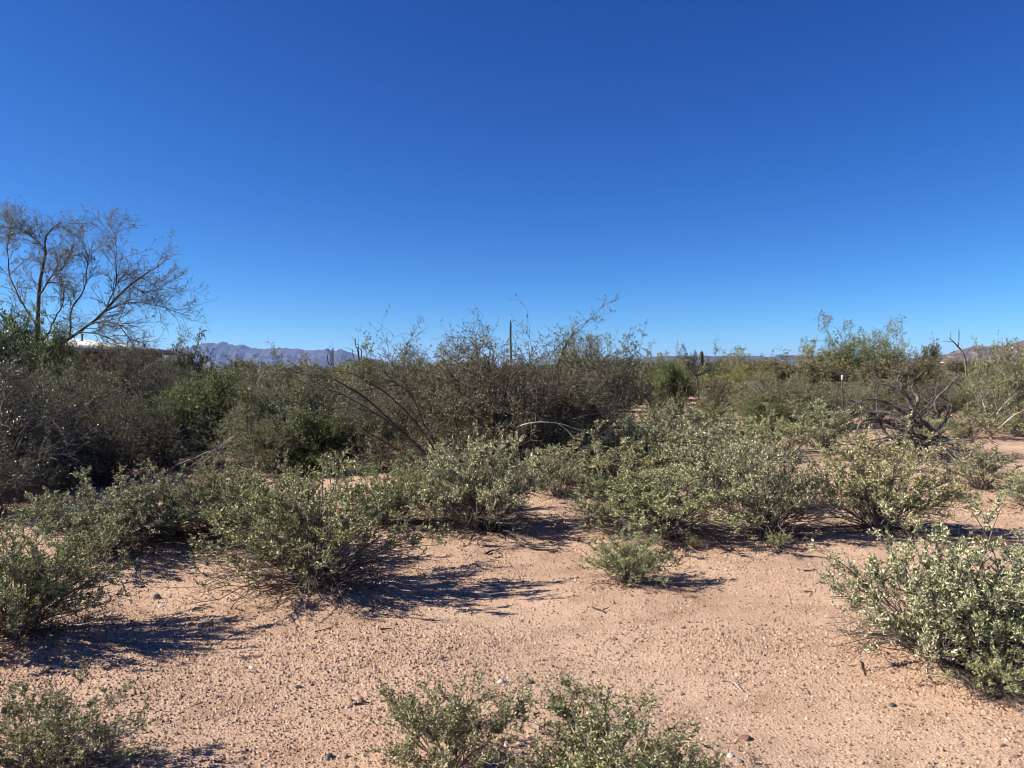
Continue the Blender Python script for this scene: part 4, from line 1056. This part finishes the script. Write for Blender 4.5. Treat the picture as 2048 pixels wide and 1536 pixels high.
# dry leaf litter and twig bits under the shrubs
Pl = []
for kd, px, d, w, h, rot, lab in bur:
    if d > 9.5:
        continue
    n = int(270 * w * w)
    a = g.random(n) * 6.283; r = np.abs(g.normal(size=n)) * w * 0.38
    Pl.append(np.stack([at(px, d) + r * np.cos(a) + 0.08 * w, d + r * np.sin(a)], 1))
for px, d, w in ((960, 11.4, 3.6), (410, 12.5, 2.6), (620, 12.2, 3.0), (100, 11.0, 3.0), (250, 13.0, 2.5)):
    n = int(260 * w)
    Pl.append(np.stack([at(px, d) + g.normal(size=n) * w * 0.45, d + g.normal(size=n) * w * 0.22], 1))
Pl = np.concatenate(Pl); n = len(Pl)
base = np.stack([Pl[:, 0], Pl[:, 1], hgt(Pl[:, 0], Pl[:, 1]) + 0.006 + 0.006 * g.random(n)], 1)
dr = g.normal(size=(n, 3)) * (1, 1, 0.2); dr = unit(dr)
tw = np.stack([base, base + dr * (0.012 + 0.03 * g.random(n) ** 2)[:, None]], 1)
tw[:, 1, 2] = np.maximum(tw[:, 1, 2], base[:, 2] - 0.002)
V, F = tubes(tw, np.repeat((0.0012 + 0.002 * g.random(n))[:, None], 2, 1), 3)
F3 = np.concatenate([F[:, [0, 1, 2]], F[:, [0, 2, 3]]])
fl = np.repeat(base, 2, axis=0) + g.normal(size=(2 * n, 3)) * (0.05, 0.05, 0.002)
fd = unit(g.normal(size=(2 * n, 3)) * (1, 1, 0.35)); fs = unit(np.cross(fd, unit(g.normal(size=(2 * n, 3)) * (0.4, 0.4, 1))))
fz = (0.010 + 0.012 * g.random(2 * n))[:, None]
FV = np.stack([fl, fl + fd * fz * 0.5 + fs * fz * 0.28, fl + fd * fz, fl + fd * fz * 0.5 - fs * fz * 0.28], 1)
FV[:, :, 2] = np.maximum(FV[:, :, 2], (hgt(fl[:, 0], fl[:, 1]) + 0.004)[:, None])
fi = np.arange(2 * n)[:, None] * 4
FF = np.stack([fi + [0, 1, 2], fi + [0, 2, 3]], 1).reshape(-1, 3)
V, F3, LR = catl([(V, F3, g.random(len(F3))), (FV.reshape(-1, 3), FF, np.repeat(g.random(2 * n), 2))])
tag(link('leaf_litter', mesh_np('leaf_litter', V, F3, LR), M['litter']), 'dark dry leaf and twig litter under the shrubs', 'litter', kind='stuff')

# ------------------------------------------------------------------ loose stones, sticks, dry grass
def stone(px, py, size, mat, label, flat=0.6):
    d = EYE * FOC / (py - HOR)
    n1 = 3
    import bmesh
    bm = bmesh.new()
    bmesh.ops.create_icosphere(bm, subdivisions=2, radius=1.0)
    gg = np.random.default_rng(int(px * 7 + py))
    dirs = unit(gg.normal(size=(9, 3))); off = 0.55 + 0.35 * gg.random(9)
    for v in bm.verts:
        p = np.array(v.co)
        for a, o in zip(dirs, off):       # chop facets
            e = p @ a - o
            if e > 0:
                p = p - a * e * 0.9
        v.co = p * (size * 0.6, size * 0.5, size * flat * 0.55)
    me = bpy.data.meshes.new('stone'); bm.to_mesh(me); bm.free()
    o = link('stone', me, M[mat])
    x = at(px, d)
    o.location = (x, d, gz(x, d) + size * flat * 0.18)
    o.rotation_euler = (0, 0, gg.random() * 6.28)
    return tag(o, label, 'stone', 'loose stones on the gravel')
stone(308, 1200, 0.062, 'stone_grey', 'grey angular stone lying alone on gravel by the striped shadow', 0.9)
stone(318, 1219, 0.036, 'stone_pale', 'small pale stone just below the grey angular one')
stone(380, 1256, 0.045, 'stone_brown', 'brown flat stone on gravel near the tip of the striped shadow')
stone(282, 1178, 0.038, 'stone_brown', 'reddish stone on gravel above the grey angular one')
stone(190, 1206, 0.028, 'stone_dark', 'little dark stone close to the shadow-casting green bursage')
stone(238, 1215, 0.026, 'stone_dark', 'little dark stone between the green bursage and the grey angular stone')
stone(1003, 1371, 0.045, 'stone_pale', 'whitish stone on gravel behind the sprig-topped bursage')
stone(1060, 1370, 0.042, 'stone_brown', 'rust-brown flat stone beside the whitish stone', 0.45)
stone(656, 1528, 0.042, 'stone_dark', 'smooth dark stone on gravel beside the sprig-topped bursage')
stone(1495, 1463, 0.050, 'stone_brown', 'crumbly dark brown clod on open gravel', 0.5)
stone(1463, 1498, 0.030, 'stone_pale', 'pale pebble below the crumbly brown clod')
stone(1482, 1508, 0.028, 'stone_grey', 'grey pebble beside the pale pebble')
stone(593, 1390, 0.036, 'stone_dark', 'blackish stone in the open gravel below the fountain-shaped bursage')
stone(720, 1415, 0.036, 'stone_brown', 'dark red stone on gravel near the sprig-topped bursage')
stone(1790, 1338, 0.035, 'stone_dark', 'dark stone at the edge of the large silvery bursage shade')
stone(1790, 1406, 0.034, 'stone_dark', 'dark stone in open gravel below the large silvery bursage')
stone(1930, 1366, 0.034, 'stone_grey', 'grey stone beside the dry stick near the silvery pair')
stone(500, 1352, 0.03, 'stone_pale', 'pale pebble in the open gravel below the broad dark shadow')
stone(1230, 1278, 0.035, 'stone_brown', 'rust stone in open gravel between the broad shadow and the sprig-topped bursage')
stone(880, 1330, 0.032, 'stone_brown', 'brown stone in the open gravel above the sprig-topped bursage')

def stick(pts, r, mat, label, fork=True):
    gg = np.random.default_rng(int(pts[0][0]))
    P = []
    for px, py in pts:
        d = EYE * FOC / (py - HOR)
        x = at(px, d)
        P.append((x, d, gz(x, d) + r * 1.1 + 0.006 * gg.random()))
    P = resample(P, 9)
    P[:, :2] += np.cumsum(gg.normal(size=(9, 2)), 0) * 0.002
    o = np.array(P[4]); 
    parts = [tubes((P - o)[None], np.linspace(r, r * 0.5, 9)[None], 5)]
    if fork:
        e = P[5] - o; f = e + np.array([0.05, 0.05, 0.012]) * (1 if gg.random() > .5 else -1) * np.array([1, 1, 1])
        f[2] = abs(f[2]) * 0.5
        parts.append(tubes(np.array([[e, (e + f) / 2 + (0.004, 0, 0.003), f]]), np.array([[r * 0.6, r * 0.5, r * 0.3]]), 4))
    ob = link('stick', mesh_np('stick', *join(parts), smooth=True), M[mat])
    ob.location = o
    return tag(ob, label, 'stick', 'dry sticks on the gravel')
stick([(758, 1274), (778, 1272)], 0.006, 'stem_dark', 'short dark stick on gravel below the broad dark shadow', False)
stick([(630, 1276), (660, 1268)], 0.004, 'stem_dark', 'thin dark stick on gravel at the foot of the fountain-shaped bursage')
stick([(1448, 1362), (1470, 1366), (1490, 1382)], 0.005, 'dead_pale', 'pale forked twig lying on open gravel')
stick([(1870, 1362), (1905, 1368), (1945, 1386), (1975, 1402)], 0.0045, 'dead_pale', 'long thin pale twig lying below the silvery pair')
stick([(1060, 1099), (1090, 1100), (1125, 1099)], 0.007, 'stem_dark', 'straight dark stick lying between the twiggy-skirted and low olive bursages', False)
stick([(972, 1110), (986, 1104), (1000, 1108)], 0.010, 'stem_dark', 'stubby black stick fragment in front of the twiggy-skirted bursage')
stick([(1186, 1222), (1200, 1226), (1208, 1232)], 0.007, 'stem_dark', 'short dark broken stick in gravel below the small round bursage')
stick([(1610, 1152), (1636, 1150)], 0.006, 'stem_dark', 'short dark stick in gravel before the dense dark-based bursage')
stick([(1725, 1330), (1730, 1344), (1733, 1354)], 0.005, 'stem_dark', 'small cross-shaped twig on gravel beside the large silvery bursage')
stick([(705, 1422), (740, 1418)], 0.005, 'stem_dark', 'dark twig lying beside the dark red stone', False)
stick([(1610, 1190), (1628, 1192)], 0.006, 'stem_dark', 'tiny dark stick by the tip of the thicket shadow in wide open gravel', False)

def tuft(px, py, w, h, n, label, seed):
    gg = np.random.default_rng(seed)
    P, Rr = dome_stems(gg, n, w, w, h, base=w * 0.55, arch=0.2, lo=12, k=4, r0=0.0016, jit=0.3, inner=0.3)
    V, F = tubes(P, Rr, 3)
    d = EYE * FOC / (py - HOR)
    o = link('dry_grass', None)
    x = at(px, d)
    o.location = (x, d, gz(x, d) - 0.003)
    link('blades', mesh_np('dry_grass_blades', V, F, np.repeat(gg.random(n), 9)), M['straw'], o)
    return tag(o, label, 'dry grass', 'dry grass tufts')
tuft(1985, 1092, 0.24, 0.10, 420, 'rust-coloured dry grass tuft on bare soil beyond the silvery pair', 1)
tuft(1945, 1082, 0.16, 0.06, 200, 'thin straw-coloured grass patch beside the rust-coloured tuft', 2)
tuft(1180, 1055, 0.12, 0.05, 110, 'wisp of dry grass in the striped shade between the bursages', 3)

# ------------------------------------------------------------------ desert air
V, F = box_geo(-13500, 13500, -9000, 13800, -1.5, 262)
hm, hnt, hout = new_mat('haze')
pv = nd(hnt, 'ShaderNodeVolumePrincipled')
pv.inputs['Color'].default_value = (0.34, 0.54, 1.0, 1)
pv.inputs['Density'].default_value = 0.00005
pv.inputs['Anisotropy'].default_value = 0.2
hnt.links.new(pv.outputs[0], hout.inputs['Volume'])
tag(link('haze', mesh_np('haze', V, F), hm), 'thin blue desert air over the whole plain', 'haze', kind='stuff')
